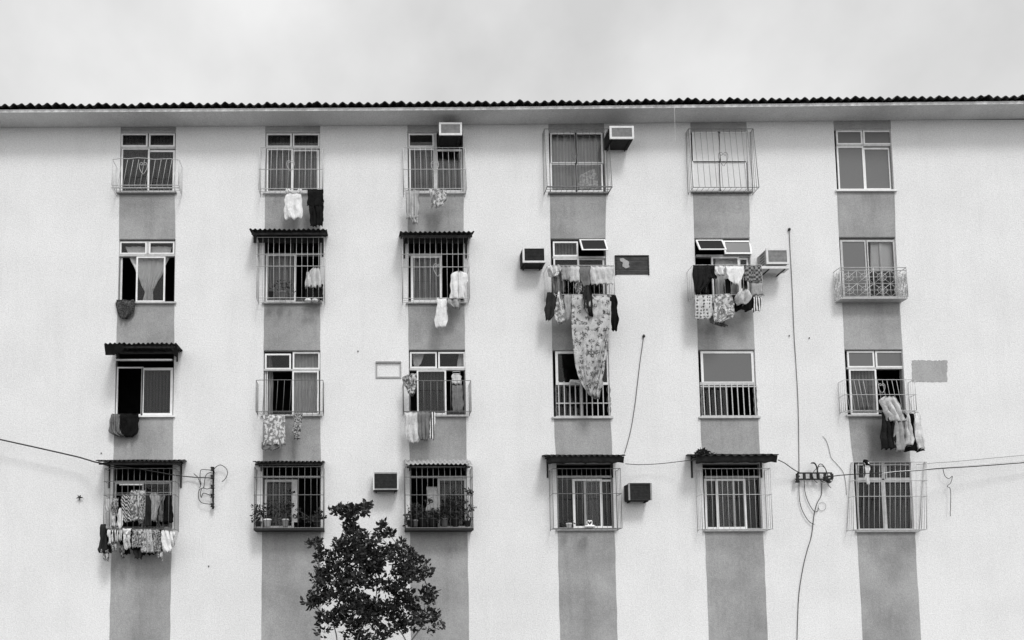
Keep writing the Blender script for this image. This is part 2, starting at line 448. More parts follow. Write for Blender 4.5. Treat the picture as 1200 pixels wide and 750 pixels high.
window(5,1,[],[(811.5,154.5,844.5,190.5,'frost_light'),(842,154.5,875,190.5,'frost_light'),(811.5,189,844.5,224,'frost_light'),(842,189,875,224,'frost_light')],'iron_mid')
window(6,1,[(980,169.5,1045.5,171.5)],[(980,153,1010.5,169.5,'frost'),(1011.5,153,1045,169.5,'frost'),(981.5,171.5,1013,223,'frost'),(1012,173,1044,223,'frost',2.4,.034)],'white_paint')
window(1,2,[(139,297.5,205,300.5),(172,283,174.5,298)],[(140.5,283,172,298,G),(174.5,283,204.5,298,G),(159.5,300.5,193.5,354,G),(140.5,302,143,354,None,1.2,.05)])
window(2,2,[(310,297.5,375,299)],[(310.5,284,343,297.5,G,1.6,0,0,'iron_dark'),(343,284,374.5,297.5,G,1.6,0,0,'iron_dark'),(311.5,298,346.5,354,G)])  # upper sash frames coloured dark to carry the shade of the awning
window(3,2,[(478.5,298,518,300)],[(479,284,511,298,G,1.6,0,0,'iron_dark'),(511,284,543,298,G,1.6,0,0,'iron_dark'),(481.5,299.5,518,354,G,2.8)])  # awning shade put into the dark colour of the upper sash frames
window(4,2,[(647.5,300.5,710,303)],[(648,283,677.5,300.5,G),(649,302.5,679,354,G),(677,302.5,709,354,G,2.4,.034),(679,280.5,709.5,301,'frost_dark',1.8,-.03,.55)])
window(5,2,[(816,298.5,880,301)],[(815.5,281,847,300,'frost_dark',1.8,-.03,.55),(847.5,282,879.5,299.5,'frost',2.0,-.02,.2),(834.5,301,867,353,G),(866,302,878,353,G,2.4,.034)])
window(6,2,[],[(986,281,1017,350,'frost',2.6),(1016,281,1050.5,350,G,2.6)],'alu_old','alu_old')
window(1,3,[(136,421,203,422.5)],[(136.5,430,167.5,487,None,1.6),(165.5,431,202.5,487,G,3.0)],'white_paint')
window(2,3,[(309,432.5,375,434.5)],[(310.5,414.5,341,433,G),(343,412.5,374.8,432.8,G),(342.5,434.5,373.5,486,G),(310.5,434.5,313.5,486,None,1.0,.05)])
window(3,3,[(480,431.5,545.5,434)],[(480.5,412.5,512,431.5,G),(513.5,412.5,545.2,431.5,G),(488.5,433.5,523,486,G)])
window(4,3,[(680,450,683,488)],[(651,411.5,714,451,G,3.0),(651,451,682,488,G,1.6,.034,0,'iron_mid')],'alu_old')
window(5,3,[(820,448,886,451.5)],[(821.5,411.5,883.5,450,'frost',2.8),(821.5,451,853,488,G,1.6,.034,0,'iron_mid')],'alu_old')
window(6,3,[(992,430.5,1060,432.5)],[(993,411.5,1024.5,430.8,'frost'),(1026,411.5,1059.5,430.8,'frost'),(996,432.5,1028,486,G)])
window(1,4,[(133,563.5,201,565.5)],[(134,565.5,168,619,None,1.6,0,0,'alu_old'),(166,565.5,200.5,619,G,1.6,.034,0,'alu_old')],False)
window(2,4,[(308.5,557.8,375.5,560),(344.5,562,348.5,612)],[(310,562,344.5,619,G,2.8)],False,'alu_old')
window(3,4,[(481,557.8,547,560)],[(513,560.5,547,619,G,2.6)],False,'alu_old')
window(4,4,[(653,557.5,718.5,559.8)],[(671.5,561,706,619,G,2.6),(684.5,562,719,619,G,2.4,.034),(653.5,561,674,619,G,1.2,.06,0,'iron_mid')],'alu_old')
window(5,4,[(825.5,557.8,892,560)],[(826,561,861.5,620,G,2.4,.034),(839.5,561,874.5,620,G,2.6),(871,561,892,620,G,1.4,.06,0,'iron_mid')],'alu_old')
window(6,4,[(1003,561,1069,563.5),(1034.5,542,1037.8,621)],[(1003,543.5,1035,561.5,G,1.8),(1037.5,543.5,1068.5,561.5,G,1.8),(1004.5,563.5,1035.5,621,G,1.6),(1037,563.5,1069,621,G,1.6)],'alu_old','alu_old')

# ------------------------------------------------------------------ cloth
def cloth(name, label, cat, rows, d, mat, folds=3, amp=.02, group=None, nu=None, jit=1.0, thick=.008, ripple=1.0, curl=True, extra=None, parent=None):
    """rows: (y, xl, xr[, depth]) in photo pixels from the top hem to the bottom hem. extra: further row lists (second leg, sleeve) in the same cloth"""
    mb = MB(); seed = rng.uniform(0, 99)
    for li, L in enumerate([rows]+list(extra or [])):
        H = L[-1][0]-L[0][0]; nv = max(6, int(H/2.2)); wmax = max(q[2]-q[1] for q in L)
        n_u = nu or max(7, int(wmax/1.6)); grid = []
        for i in range(nv+1):
            v = i/nv; y = L[0][0]+H*v
            k = 0
            while k < len(L)-2 and y > L[k+1][0]: k += 1
            A, Bq = L[k], L[k+1]; t = (y-A[0])/max(1e-6, Bq[0]-A[0]); t = min(1, max(0, t)); ts = t*t*(3-2*t)*.5+t*.5
            xl = A[1]+(Bq[1]-A[1])*ts; xr = A[2]+(Bq[2]-A[2])*ts
            dd = (A[3] if len(A) > 3 else d)*(1-t)+(Bq[3] if len(Bq) > 3 else d)*t
            row = []
            for j in range(n_u+1):
                u = j/n_u
                xx = xl+(xr-xl)*u; yy = y
                e = (abs(u-.5)*2)**4
                xx += jit*1.5*e*mnoise.noise(Vector((seed, v*5, u*3)))
                if v > .86: yy += jit*(v-.86)/.14*(.9*math.sin(u*folds*6.3+seed)+1.1*mnoise.noise(Vector((seed+5, u*3, 0))))
                p = P(xx, yy, dd)
                q1 = math.sin(math.pi*folds*u+seed+.8*math.sin(2.6*v+seed)); q2 = math.sin(math.pi*folds*2.3*u+seed*2+v*2.4)
                ff = (1-2.4*abs(q1)**1.3)+.55*(1-2*abs(q2))
                a = amp*(.45+.75*min(1, v*1.6))*ripple*(1.7 if parent is None and d > .1 else 1.0)
                p.y -= a*.6*ff + .7*amp*mnoise.noise(Vector((u*4+seed, v*H*.09, seed)))*1.5
                p.x += .25*a*math.cos(2*math.pi*(folds*u)+seed)
                if curl and v < .08: p.y += .03*(1-v/.08)
                row.append(p)
            grid.append(row)
        mb.slab(grid, (0, thick, 0))
    o = mb.build(name, mat, parent)
    if parent is None: tag(o, label, cat, group)
    return o

# curtains behind the glass (depth negative = inside the room)
CD = -.19
def curtain(label, rows, mat='curt', folds=6, amp=.022, d=CD):
    return cloth('curtain', label, 'curtain', rows, d, mat, folds, amp, 'curtains behind the windows', thick=.004, curl=False, jit=.4)
curtain('dark dim curtain behind the leftmost top floor window', [(156,143,204),(226,143,204)], 'curt_dark', 7)
curtain('grey pleated curtain behind the second top floor window from the left', [(174,312,374),(226,312,374)], 'curt', 8)
curtain('dark curtain in the upper lights, second top floor window', [(156,312,374),(172,312,374)], 'curt_dark', 6)
curtain('grey curtain behind the left pane, third top floor window', [(174,480,508),(226,480,508)], 'curt', 5)
curtain('short grey curtain low behind the right pane beneath the white framed air conditioner', [(189,511,543),(226,511,543)], 'curt', 4)
curtain('pale grey curtain behind the fourth top floor window from the left', [(156,646,706),(226,646,706)], 'curt_mid', 7)
curtain('net curtain gathered to a knot in the open second row window at far left', [(289,147,201),(300,151,199),(316,158.5,192.5),(332,165,184),(342,169.5,178.5),(345,169,179),(354,167,179.5)], 'sheer', 7, .03, -.16)
curtain('grey curtain behind the second row window with small plants', [(298,313,344),(355,313,344)], 'curt', 4)
curtain('grey curtain behind the second row window with white towel and vest', [(300,484,516),(355,484,516)], 'curt', 4)
curtain('grey curtain in the small upper light above the floral sheet', [(283,650,676),(302,650,676)], 'curt', 4)
curtain('light narrow curtain above the laundry in the fifth second row window', [(300,838,864),(354,838,864)], 'sheer', 3)
curtain('dark grey pleated curtain in the third row window under the dark awning at far left', [(432,168,200),(487,168,200)], 'curt_dark', 3, .03)
curtain('grey lace curtain behind the right side of the second third row window from the left', [(413,344,374),(486,344,372)], 'curt_mid', 5)
curtain('grey curtain bunched at the left side of the second third row window from the left', [(414,311,318),(440,311,320),(486,311,319)], 'curt', 2, .03)
curtain('pale curtain tied back in the upper light near the blank niche', [(414,482,497),(424,484,494),(432,486,489)], 'sheer', 3)
curtain('pale curtain end in the right upper light, third row third bay', [(414,538,545),(432,535,545)], 'sheer', 2)
curtain('dark grey curtain behind the middle sash of the third third row window', [(434,490,521),(486,490,521)], 'curt_dark', 3)
curtain('striped light and grey curtain behind the lower left pane of the rightmost third row window', [(433,997,1027),(486,997,1027)], 'curt', 3)
curtain('dark curtain behind the left sash of the bottom window with two white flower pots', [(562,312,343),(619,312,343)], 'curt_dark', 3)
curtain('dark curtain behind the right sash of the bottom window full of plants', [(562,516,545),(619,516,545)], 'curt_dark', 3)
curtain('dark curtain behind the bottom window of the fourth bay', [(561,687,704),(619,687,704)], 'curt_dark', 2)
curtain('dark grey curtain behind the bottom window under the weed grown awning', [(561,843,859),(620,843,859)], 'curt_dark', 2)
curtain('dark dim curtain behind the rightmost bottom window', [(544,1040,1068),(621,1040,1068)], 'curt_dark', 5)
o = cloth('roller_blind', 'pale ribbed blind drawn down halfway behind the right side of the rightmost second row window', 'blind', [(283,1020,1049),(318,1020,1049)], -.14, 'blind', 2, .002, curl=False, jit=0)
mb = MB(); x0, x1, z0, z1 = rect(1032, 282, 1034.5, 350, -.1); mb.box((x0,.1,z0), (x1,.13,z1)); 
o = mb.build('curtain_pole', 'white_paint'); tag(o, 'white upright batten in front of the pale blind', 'batten')
o = cloth('lace_panel', 'scrap of white lace hung low behind the right pane of the fourth top floor window', 'lace', [(198,693,697),(206,680,700),(222,676,701)], -.12, 'lace', 2, .01, curl=False)

# ------------------------------------------------------------------ grilles
def scroll(mb, c, s, y, r=.006):
    """heart of two scrolls centred at world point c"""
    for sg in (-1, 1):
        pts = []
        for i in range(26):
            t = i/25
            if t < .5:
                k = t/.5; pts.append((c.x+sg*s*(.05+.55*math.sin(k*math.pi*.62)), y, c.z-s+s*1.6*k))
            else:
                k = (t-.5)/.5; an = k*math.pi*1.9; rad = .26*(1-.55*k)
                pts.append((c.x+sg*s*(.27+rad*math.cos(an)*1.05), y, c.z+s*(.6+rad*math.sin(an))))
        mb.tube(pts, r, 4)
def grille(label, l, t, r, b, D=.35, Dtop=None, rails=(), n=10, mat='iron_light', slant=0, scrollat=None, tray=True, skip=(), ts=None, group='steel window grilles', rad=.0063, side_rails=True, back_extra=0, bent=0, cat='window grille', lattice=False, solid=False):
    Dtop = D if Dtop is None else Dtop
    A = P(l, t, Dtop); Bp = P(r, t, Dtop); C = P(l, b, D); E_ = P(r, b, D)
    if True:   # keep it square in the world
        za = (A.z+Bp.z)/2; zc = (C.z+E_.z)/2
        xl0, xr0, xl1, xr1 = A.x, Bp.x, C.x, E_.x
        if not ts: xm = (xl0+xl1)/2; xl0 = xl1 = xm; xm = (xr0+xr1)/2; xr0 = xr1 = xm
    def pt(u, z, off=0):
        k = (z-zc)/(za-zc); xl = xl1+(xl0-xl1)*k; xr = xr1+(xr0-xr1)*k; dd = D+(Dtop-D)*k
        return Vector((xl+(xr-xl)*u, -dd+off, z))
    g = thing('window_grille', label, cat, ((xl1+xr1)/2, 0, zc), group)
    m = MB()
    R2 = rad*1.35
    for z in (za, zc):
        pts = [pt(i/8, z) for i in range(9)]
        if bent and z == za: pts = [p+Vector((0, 0, bent*math.sin(i/8*math.pi)*(1 if i < 4 else .4)+bent*.3*math.sin(i*2.1))) for i, p in enumerate(pts)]
        m.tube(pts, R2, 5)
    for py in rails:
        z = P((l+r)/2, py, D).z; m.bar(pt(-.01, z, -rad), pt(1.01, z, -rad), R2)
    m.bar(pt(0, za), pt(0, zc), R2); m.bar(pt(1, za), pt(1, zc), R2)
    sl = slant/49.5/(xr1-xl1)
    for i in range(n):
        if i in skip: continue
        u = (i+1)/(n+1); j = rng.uniform(-.003, .003)
        if sl and (u+sl > 1.0 or u+sl < 0): continue
        a = pt(u+sl+j, za, .004); c = pt(u+rng.uniform(-.002,.002), zc, .004)
        m.tube([a, (a+c)/2+Vector((rng.uniform(-.004,.004), 0, 0)), c], rad*.8, 5)
    m.build('front_panel', mat, g)
    for sd in (0, 1):
        m = MB(); x = xl1 if sd == 0 else xr1
        for z in [za, zc]+[P((l+r)/2, py, D).z for py in (rails if side_rails else ())]:
            p = pt(sd, z); m.bar(p, (p.x, .0, z), rad)
        nb = 2 if D < .4 else 3
        for i in range(nb):
            k = (i+1)/(nb+1)
            pa = pt(sd, za); pc = pt(sd, zc); m.bar((pa.x, pa.y*k, za), (pc.x, pc.y*k, zc), rad*.75)
        m.bar((pt(sd, za).x, -.012, za), (pt(sd, zc).x, -.012, zc-.02), rad)
        m.build('side_panel', mat, g)
    if tray:
        m = MB(); N_ = 12
        for k in (.3, .62): m.bar((xl1, -D*k, zc), (xr1, -D*k, zc), rad*.8)
        for i in range(N_+1):
            x = xl1+(xr1-xl1)*i/N_; m.bar((x, -D, zc), (x, -.002, zc), rad*.7)
        m.build('bottom_rack', mat, g)
    if solid:
        m = MB(); m.box((xl1-.01, -D-.015, zc-.055), (xr1+.01, -.005, zc-.012)); m.build('shelf_board', 'iron_dark', g)
    if scrollat:
        m = MB(); c = P(scrollat[0], scrollat[1], D); dd = pt(.5, c.z).y-.012
        scroll(m, c, scrollat[2] if len(scrollat) > 2 else .17, dd, .007); m.build('scroll_ornament', mat, g)
    g['_b'] = (xl1, xr1, zc, za)
    return g
GR = {}
GR[11] = grille('bent pale grille with leaning bars on the leftmost top floor window', 131.5,187,209.5,217,.36,rails=(220,),n=11,slant=5,scrollat=(168,197,.16),bent=.05,mat='iron_light')
GR[21] = grille('pale barred grille with small scroll and a white vest hanging below, top floor', 304,173,378,221,.36,.16,rails=(196,),n=10,scrollat=(340,191,.15))
GR[31] = grille('pale barred grille on the top floor window that holds an air conditioner', 473,173,546,221,.36,.16,rails=(196,),n=10,scrollat=(510,192,.15))
GR[41] = grille('dark rimmed tall grille on the fourth top floor window', 639.5,151,715,218.5,.36,.20,rails=(219.5,),n=9,scrollat=(674,181,.1),mat='iron_mid')
GR[51] = grille('tall dark grille with heart scroll in front of the bright whitish panes', 809.5,151,886,219.5,.32,.16,rails=(),n=10,scrollat=(849,184,.19),mat='iron_mid')
GR[22] = grille('pale cage grille with flower pots under the awning, second row second bay', 301,278,380,349,.36,rails=(298,312),n=11,solid=False)
GR[32] = grille('pale cage grille under the awning, second row third bay, white vest inside', 472,278,550,349.5,.36,rails=(298,313),n=11,scrollat=(513,316,.17))
GR[42] = grille('grille hidden behind laundry above the long floral sheet', 642,311,720,345,.38,rails=(),n=12,mat='iron_light',tray=True)
GR[52] = grille('grille loaded with laundry in the second row of the fifth bay', 813,310.5,893,345.5,.38,rails=(),n=10,mat='iron_light')
GR[23] = grille('low pale railing grille in front of the second third row window, slightly bent top', 300,445.5,378.5,482,.36,n=9,slant=2,mat='iron_mid',bent=.01)
GR[33] = grille('low railing grille with towels hung below, third row third bay', 473,446,552,482,.36,n=9,slant=0,mat='iron_mid')
GR[63] = grille('low grille with leaning bars, clothes draped over its right end, rightmost third row window', 990,445,1073,481,.24,rails=(462.5,),n=14,slant=-5,scrollat=(1033,455,.13),skip=(5,6,12))
GR[14] = grille('full height cage grille crammed with laundry at the bottom left', 122,549,205,620,.40,rails=(564,580),n=11,mat='iron_mid')
GR[24] = grille('dark cage grille holding two white flower pots, bottom row second bay', 298,547,379,618.5,.40,rails=(559,580),n=10,mat='iron_mid',solid=True)
GR[34] = grille('dark cage grille overgrown with potted plants, bottom row third bay', 475,547,554,618.5,.40,rails=(559,580),n=11,mat='iron_mid',solid=True)
GR[44] = grille('thin barred cage grille beside the lowest right air conditioner, fourth bay', 648,549,728,619,.34,rails=(578.5,),n=13,mat='iron_mid')
GR[54] = grille('thin barred pale cage grille under the weed grown awning', 822,549,904,620,.28,rails=(579.5,),n=12,mat='iron_light')
GR[64] = grille('flared pale cage grille with many thin bars on the rightmost bottom window', 1000,541.5,1086,620.5,.27,.10,rails=(562,581),n=13,ts=True,mat='iron_light')
# flush railings inside the opening (third row)
def flush(label, l, t, r, b, n, rails, slant):
    a = P(l, t, -.0); x0, x1, z0, z1 = rect(l, t, r, b, .02)
    g = thing('window_grille', label, 'window grille', ((x0+x1)/2, 0, z0), 'steel window grilles'); m = MB()
    for py in rails:
        z = P((l+r)/2, py, .02).z; m.box((x0,-.028,z-.012), (x1,-.012,z+.012))
    m.box((x0-.01,-.035,z0-.015), (x1+.01,-.004,z0+.018))
    m.build('rail', 'iron_light', g); m = MB()
    for i in range(n):
        u = (i+.5)/n; xa = x0+(x1-x0)*u; m.box((xa-.011,-.040,z0+.02), (xa+.011,-.029,z1))
        v = m.v[-4:]
        for q in v: q.x -= slant
    m.build('bars', 'iron_light', g)
    for sx in (x0+.03, x1-.06):
        m = MB()
        for k in range(3):
            zz = z0+(z1-z0)*(.2+.28*k); m.tube([(sx+.045*math.cos(i*.7), -.02, zz+.09*math.sin(i*.7)) for i in range(9)], .006, 4, True)
        m.build('scroll_ornament', 'iron_mid', g)
flush('white flat bar railing under the tip of the floral sheet', 651.5,447,716.5,488.5,10,(472.5,488),.0)
flush('white flat bar railing under the plain grey pane, third row fifth bay', 821.5,448.5,888,488,10,(453,487.5),.012)
# ornate lattice balcony grille (second row, sixth bay)
def ornate():
    l, t, r, b, D = 985, 313.5, 1063, 347.5, .26
    x0, x1, z0, z1 = rect(l, t, r, b, D)
    g = thing('window_grille', 'ornate balcony shaped grille of star lattice squares on the rightmost second row window', 'window grille', ((x0+x1)/2, 0, z0), 'steel window grilles')
    m = MB()
    for z in (z0, z1, z1-.07): m.bar((x0,-D,z), (x1,-D,z), .011)
    for k in (0, .5, 1): xx = x0+(x1-x0)*k; m.bar((xx,-D,z0), (xx,-D,z1), .011)
    m.build('frame', 'iron_light', g)
    m = MB(); zt = z1-.07; nx, nz = 4, 2
    def cells(f, nx, nz, r_=.006):
        for i in range(nx):
            for j in range(nz):
                a, b_, c, d = i/nx, (i+1)/nx, j/nz, (j+1)/nz; mx, mz = (a+b_)/2, (c+d)/2
                for p, q in (((a,c),(b_,d)), ((a,d),(b_,c)), ((a,mz),(b_,mz)), ((mx,c),(mx,d)), ((a,c),(a,d)), ((a,c),(b_,c))):
                    m.bar(f(*p), f(*q), r_, 4)
                m.tube([f(mx+(b_-a)*.3*math.cos(k*.785), mz+(d-c)*.3*math.sin(k*.785)) for k in range(8)], r_, 4, True)
    cells(lambda u, v: Vector((x0+(x1-x0)*u, -D+.004, z0+(zt-z0)*v)), nx, nz)
    m.build('lattice', 'iron_light', g)
    for x in (x0, x1):
        m = MB(); cells(lambda u, v: Vector((x, -D*u, z0+(zt-z0)*v)), 2, 2)
        m.bar((x,0,z1), (x,-D,z1), .01); m.bar((x,0,z0), (x,-D,z0), .01); m.build('side_panel', 'iron_light', g)
    m = MB(); m.box((x0,-D,z0-.05), (x1,-.004,z0-.025)); m.build('floor_plate', 'alu_old', g)
ornate()

# ------------------------------------------------------------------ awnings
def awning(label, l, r, yf, yw, D=.6, mat='roofing', pitch=.115, amp=.018, yb=None, ends=False, sheet_over=0, tag_extra=None, ragged=0, brk=True, beam=True):
    A = P(l, yf, D); Bp = P(r, yf, D); zf = (A.z+Bp.z)/2; zw = P((l+r)/2, yw, 0.0).z
    x0, x1 = A.x, Bp.x
    g = thing('window_awning', label, 'awning', ((x0+x1)/2, 0, zw), 'corrugated awnings over the windows')
    K = int((x1-x0)/pitch*8); rows = []
    for k in range(5):
        t = k/4; row = []
        for i in range(K+1):
            x = x0+(x1-x0)*i/K; ph = 2*math.pi*(x-x0)/pitch
            rg = ragged*mnoise.noise(Vector((x*5, 1.7, 0)))*(t > .9)
            zz = zw+(zf-zw)*t
            row.append((x, -.002-(D-.002)*t-rg, zz+amp*math.sin(ph)+.012*mnoise.noise(Vector((x*2, t*2, zw)))+rg*.3))
        rows.append(row)
    m = MB(); m.slab(rows, (0, 0, .01)); m.build('corrugated_sheet', mat, g)
    if beam:
        m = MB(); zb = zf-.035; m.box((x0+.04,-D+.10,zb-.03), (x1-.04,-D+.14,zb+.01)); zm = zw+(zf-zw)*.35-.035
        m.box((x0+.04,-.2,zm-.03), (x1-.04,-.16,zm+.005)); m.build('batten', 'wood_dark', g)
    if brk:
        for x in (x0+.13, x1-.13):
            m = MB(); zl = P((l+r)/2, yb, 0).z if yb else zw-.35
            m.box((x-.018,-.022,zl), (x+.018,-.001,zw-.02))
            m.hexa([(x-.014,-.02,zw-.14), (x+.014,-.02,zw-.14), (x+.014,-.02,zw-.11), (x-.014,-.02,zw-.11), (x-.014,-D+.06,zf-.07), (x+.014,-D+.06,zf-.07), (x+.014,-D+.06,zf-.04), (x-.014,-D+.06,zf-.04)])
            m.build('bracket', 'iron_dark', g)
    return g, (x0, x1, zf, zw, D)
a22, _ = awning('dark corrugated awning over the second row window with flower pots', 292, 383, 269, 276.5, .6, yb=301)
a32, _ = awning('dark corrugated awning over the second row window with the white vest', 468.5, 556, 272, 277.5, .6, yb=303)
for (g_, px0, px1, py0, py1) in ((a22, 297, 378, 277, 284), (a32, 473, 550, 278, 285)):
    m = MB(); a_, b_, c_, d_ = rect(px0, py0, px1, py1, .03); m.box((a_,-.05,c_), (b_,-.006,d_)); m.build('rafter_shade_board', 'wood_dark', g_)  # dark board added for the shade and rafters beneath the awning
a13, q13 = awning('near black corrugated awning with torn right end over the far left third row window', 122, 206, 402.5, 412, .72, 'roofing', .11, ragged=.05, yb=424)
m = MB(); p = P(122, 403, .7); q = P(123.5, 416, .7)
m.slab([[p, p+Vector((.22, 0, 0)), p+Vector((.45, 0, 0))], [q, q+Vector((.2, 0, .0)), p+Vector((.45, 0, -.15))]], (0, .012, 0))
m.build('hanging_flap', 'roofing', a13)
m = MB(); p = P(203, 404, .62); m.slab([[p, p+Vector((.1, 0, -.02))], [p+Vector((.02, 0, -.26)), p+Vector((.09, 0, -.3))]], (0, .012, 0)); m.build('hanging_flap', 'roofing', a13)
m = MB(); x0, x1, z0, z1 = rect(133, 420.8, 201, 422.6, .3); m.box((x0,-.31,z0), (x1,-.29,z1)); m.build('front_bar', 'alu', a13)
a14, q14 = awning('dark thin corrugated awning over the laundry crammed cage at bottom left', 112, 212, 540, 540, .62, 'roofing', .105, yb=572)
a24, q24 = awning('thin flat corrugated awning over the bottom cage with white flower pots', 296, 379.5, 541, 541.5, .50, 'roofing', .095, amp=.014, yb=552)
a34, q34 = awning('light grey corrugated awning over the bottom window full of plants', 475, 553.5, 544, 539.5, .50, 'roofing_light', .105, amp=.018, yb=552)
a44, q44 = awning('blackened corrugated awning over the bottom window beside the lowest right air conditioner', 641.5, 733, 534, 534.5, .62, 'roofing', .125, amp=.022, yb=560)
a54, q54 = awning('blackened corrugated awning with weeds sprouting on its left end', 816, 913, 533.5, 533.5, .62, 'roofing', .19, amp=.024, yb=560)
# drooping front edges of the two thick stained awnings
for (g, (x0, x1, zf, zw, D)) in ((a44, q44), (a54, q54)):
    m = MB(); n = 40; rows = []
    for k in range(4):
        rows.append([(x0+.02+(x1-x0-.04)*i/n, -D+.03+.02*k, zf-.012-.048*k-(.04*k/3*mnoise.noise(Vector((i*.35, zf, 0))))) for i in range(n+1)])
    m.slab(rows, (0, .014, 0)); m.build('front_valance', 'roofing', g)

# ------------------------------------------------------------------ laundry
LG = 'laundry hung from the windows'
def L(name, label, cat, rows, d, mat, folds=3, amp=.022, **k): return cloth(name, label, cat, rows, d, mat, folds, amp, LG, **k)
# row 1
L('undershirt', 'white sleeveless undershirt hanging under the second top floor window', 'shirt', [(225.5,334.5,353),(232,333.5,353),(240,333,353.5),(251,332,355),(256,334,352)], .38, 'white', 2, extra=[[(220.5,334.5,339),(226,334,342)],[(220.5,349,353.3),(226,346,353.5)]])
L('trousers', 'short black trousers hanging beside the white undershirt, top floor', 'trousers', [(221,361,379),(230,360.8,379.3),(242,360,380)], .38, 'black', 2, extra=[[(240,362.5,371.5),(265.5,364,372)],[(240,370.5,379.5),(264.5,371.5,379)]])
L('towel', 'striped grey towel hanging below the top floor window of the third bay', 'towel', [(221.5,475,491),(240,476,491.5),(256,476.5,491)], .38, 'towel_stripe', 3, extra=[[(250,478,491.5),(262,484,490.5)]])
L('cloth', 'small crumpled two tone cloth next to the striped grey towel', 'cloth', [(219.5,502.5,515),(232,505,512),(241,506,512)], .39, 'print_c', 2, .04, extra=[[(221,511,523.5),(232,512,523),(241,512,518)],[(224,509,517),(243,506,514)]])
# row 2
L('doormat', 'dark shaggy mat thrown over the sill of the second row window with net curtain', 'mat', [(350.5,135.8,158.2),(357,135.5,157.8),(364,136,157),(369,138.5,154),(372.5,141,149)], .12, 'mat_w', 2, .03)
L('shirt', 'white long sleeved shirt on a hanger behind the grille, second row second bay', 'shirt', [(313,367,374),(318,362,376),(326,359,377),(337,357.5,376.5)], .26, 'pale', 3, .03, extra=[[(318,359,364),(336,357,361.5)]])
L('trousers', 'black trousers hanging below the white long sleeved shirt', 'trousers', [(332,357,378),(352,357.5,378)], .22, 'black', 2)
for k, (x, y) in enumerate(((361, 352), (369, 352.2))):
    m = MB(); c = P(x, y, .3); m.lathe(c, [(.001, -.03), (.06, -.03), (.075, .0), (.06, .035), (.02, .05), (.001, .052)], 10)
    for v in m.v: v.x = c.x+(v.x-c.x)*1.15
    o = m.build('shoe', 'pale' if k else 'white'); tag(o, ['white shoe standing left of the other on the cage floor under the black trousers', 'pale shoe standing at right on the cage floor under the black trousers'][k], 'shoe', 'shoes on the grille shelf')
L('undershirt', 'white vest hanging inside the cage at right, second row third bay', 'shirt', [(317,535,541),(320,529,548),(326,527.5,549),(335,528,545.5),(350,527.5,544)], .37, 'white', 2)
L('towel', 'long white towel hanging below the sill, second row third bay', 'towel', [(348,512,523),(362,510.5,523.3),(376,508.5,524),(383.5,510,522)], .38, 'white', 2)
L('cloth', 'grey folded cloth bunched below the white vest', 'cloth', [(350,525,540),(356,525,540.5),(361,531,540)], .38, 'grey', 2, .04)
# row 2 bay 4
L('cloth', 'fluffy white cloth bunched at the left end of the loaded rail, fourth bay', 'cloth', [(309.5,641.5,656),(315,641,658.5),(320,644,657),(323,648,653)], .44, 'white', 3, .05)
L('trousers', 'striped dark trousers hanging behind the fluffy white cloth', 'trousers', [(318,648,662),(343,649,661)], .30, 'grey_stripe', 2)
L('towel', 'light grey towel with ragged hem on the top rail, fourth bay', 'towel', [(311,657.5,668),(328,658.5,667.5)], .42, 'grey', 2)
L('towel', 'pale grey cloth next to the ragged towel on the top rail, fourth bay', 'towel', [(311,667,679),(330,667.5,678.5)], .42, 'pale', 2)
L('shirt', 'dark grey shirt in the middle of the top rail above the floral sheet', 'shirt', [(311,678.5,692.5),(322,679,692),(336,683,691)], .42, 'mid', 3)
L('cloth', 'wide pale pleated cloth at the right end of the top rail, fourth bay', 'cloth', [(311,692,719),(322,692,719.5),(333,694,719)], .42, 'pale', 4)
L('cloth', 'small dark and white knotted cloth between the two laundry rails, fourth bay', 'cloth', [(330,675,684),(337,672,686),(343,674,684)], .38, 'print_b', 2, .05)
L('bed_sheet', 'long flower printed sheet hanging in a point from the second row laundry rail', 'sheet', [(344,669.5,717.5),(362,670,716.3),(380,670,714.5),(395,670.6,712.5),(410,671.8,711),(425,674,708.8),(438,677.5,705),(449,682.8,701),(460,689,696)], .46, 'sheet', 2.5, .028, nu=34, jit=.8, extra=[[(384,711,714.6,.49),(410,704,711.8,.5),(430,698.5,709,.51),(449,693,705.8,.52),(461,689.5,703.2,.52),(467,698,702,.52)]])
L('hem', 'folded back edge of the flower printed sheet hanging on its right side', 'sheet', [(380,710.5,714.8),(400,705.5,712.6),(430,699,709),(449,694,705.5),(461,690.5,703),(467,698,702)], .50, 'sheet', 1, .012, jit=.3) if False else None
L('shirt', 'dark twisted garment hanging over the upper part of the floral sheet', 'shirt', [(333,686,692),(344,684,694),(356,684,696),(364,686.5,696),(370,692,696)], .52, 'dark', 2, .04)
L('shirt', 'charcoal garment hanging at the left end of the lower rail, fourth bay', 'shirt', [(342,641.5,648),(350,639.5,652),(366,638,651),(375.5,640,645)], .44, 'dark', 2, .03)
L('shorts', 'white patterned shorts in a point on the lower rail left of the floral sheet', 'shorts', [(340,655,657.5),(350,653,661),(365,650.5,664),(375,652,662),(379,655,657)], .48, 'print_c', 3, .03)
L('cloth', 'light grey cloth between white patterned shorts and floral sheet', 'cloth', [(344,661,669.5),(360,662.5,669.5),(373,661,669),(377,659,664)], .46, 'grey', 2)
L('jacket', 'black jacket hanging at the right of the floral sheet', 'jacket', [(345,715,722),(356,715.5,723.5),(375,716,725),(387,717,724.5)], .40, 'black', 2, .03)
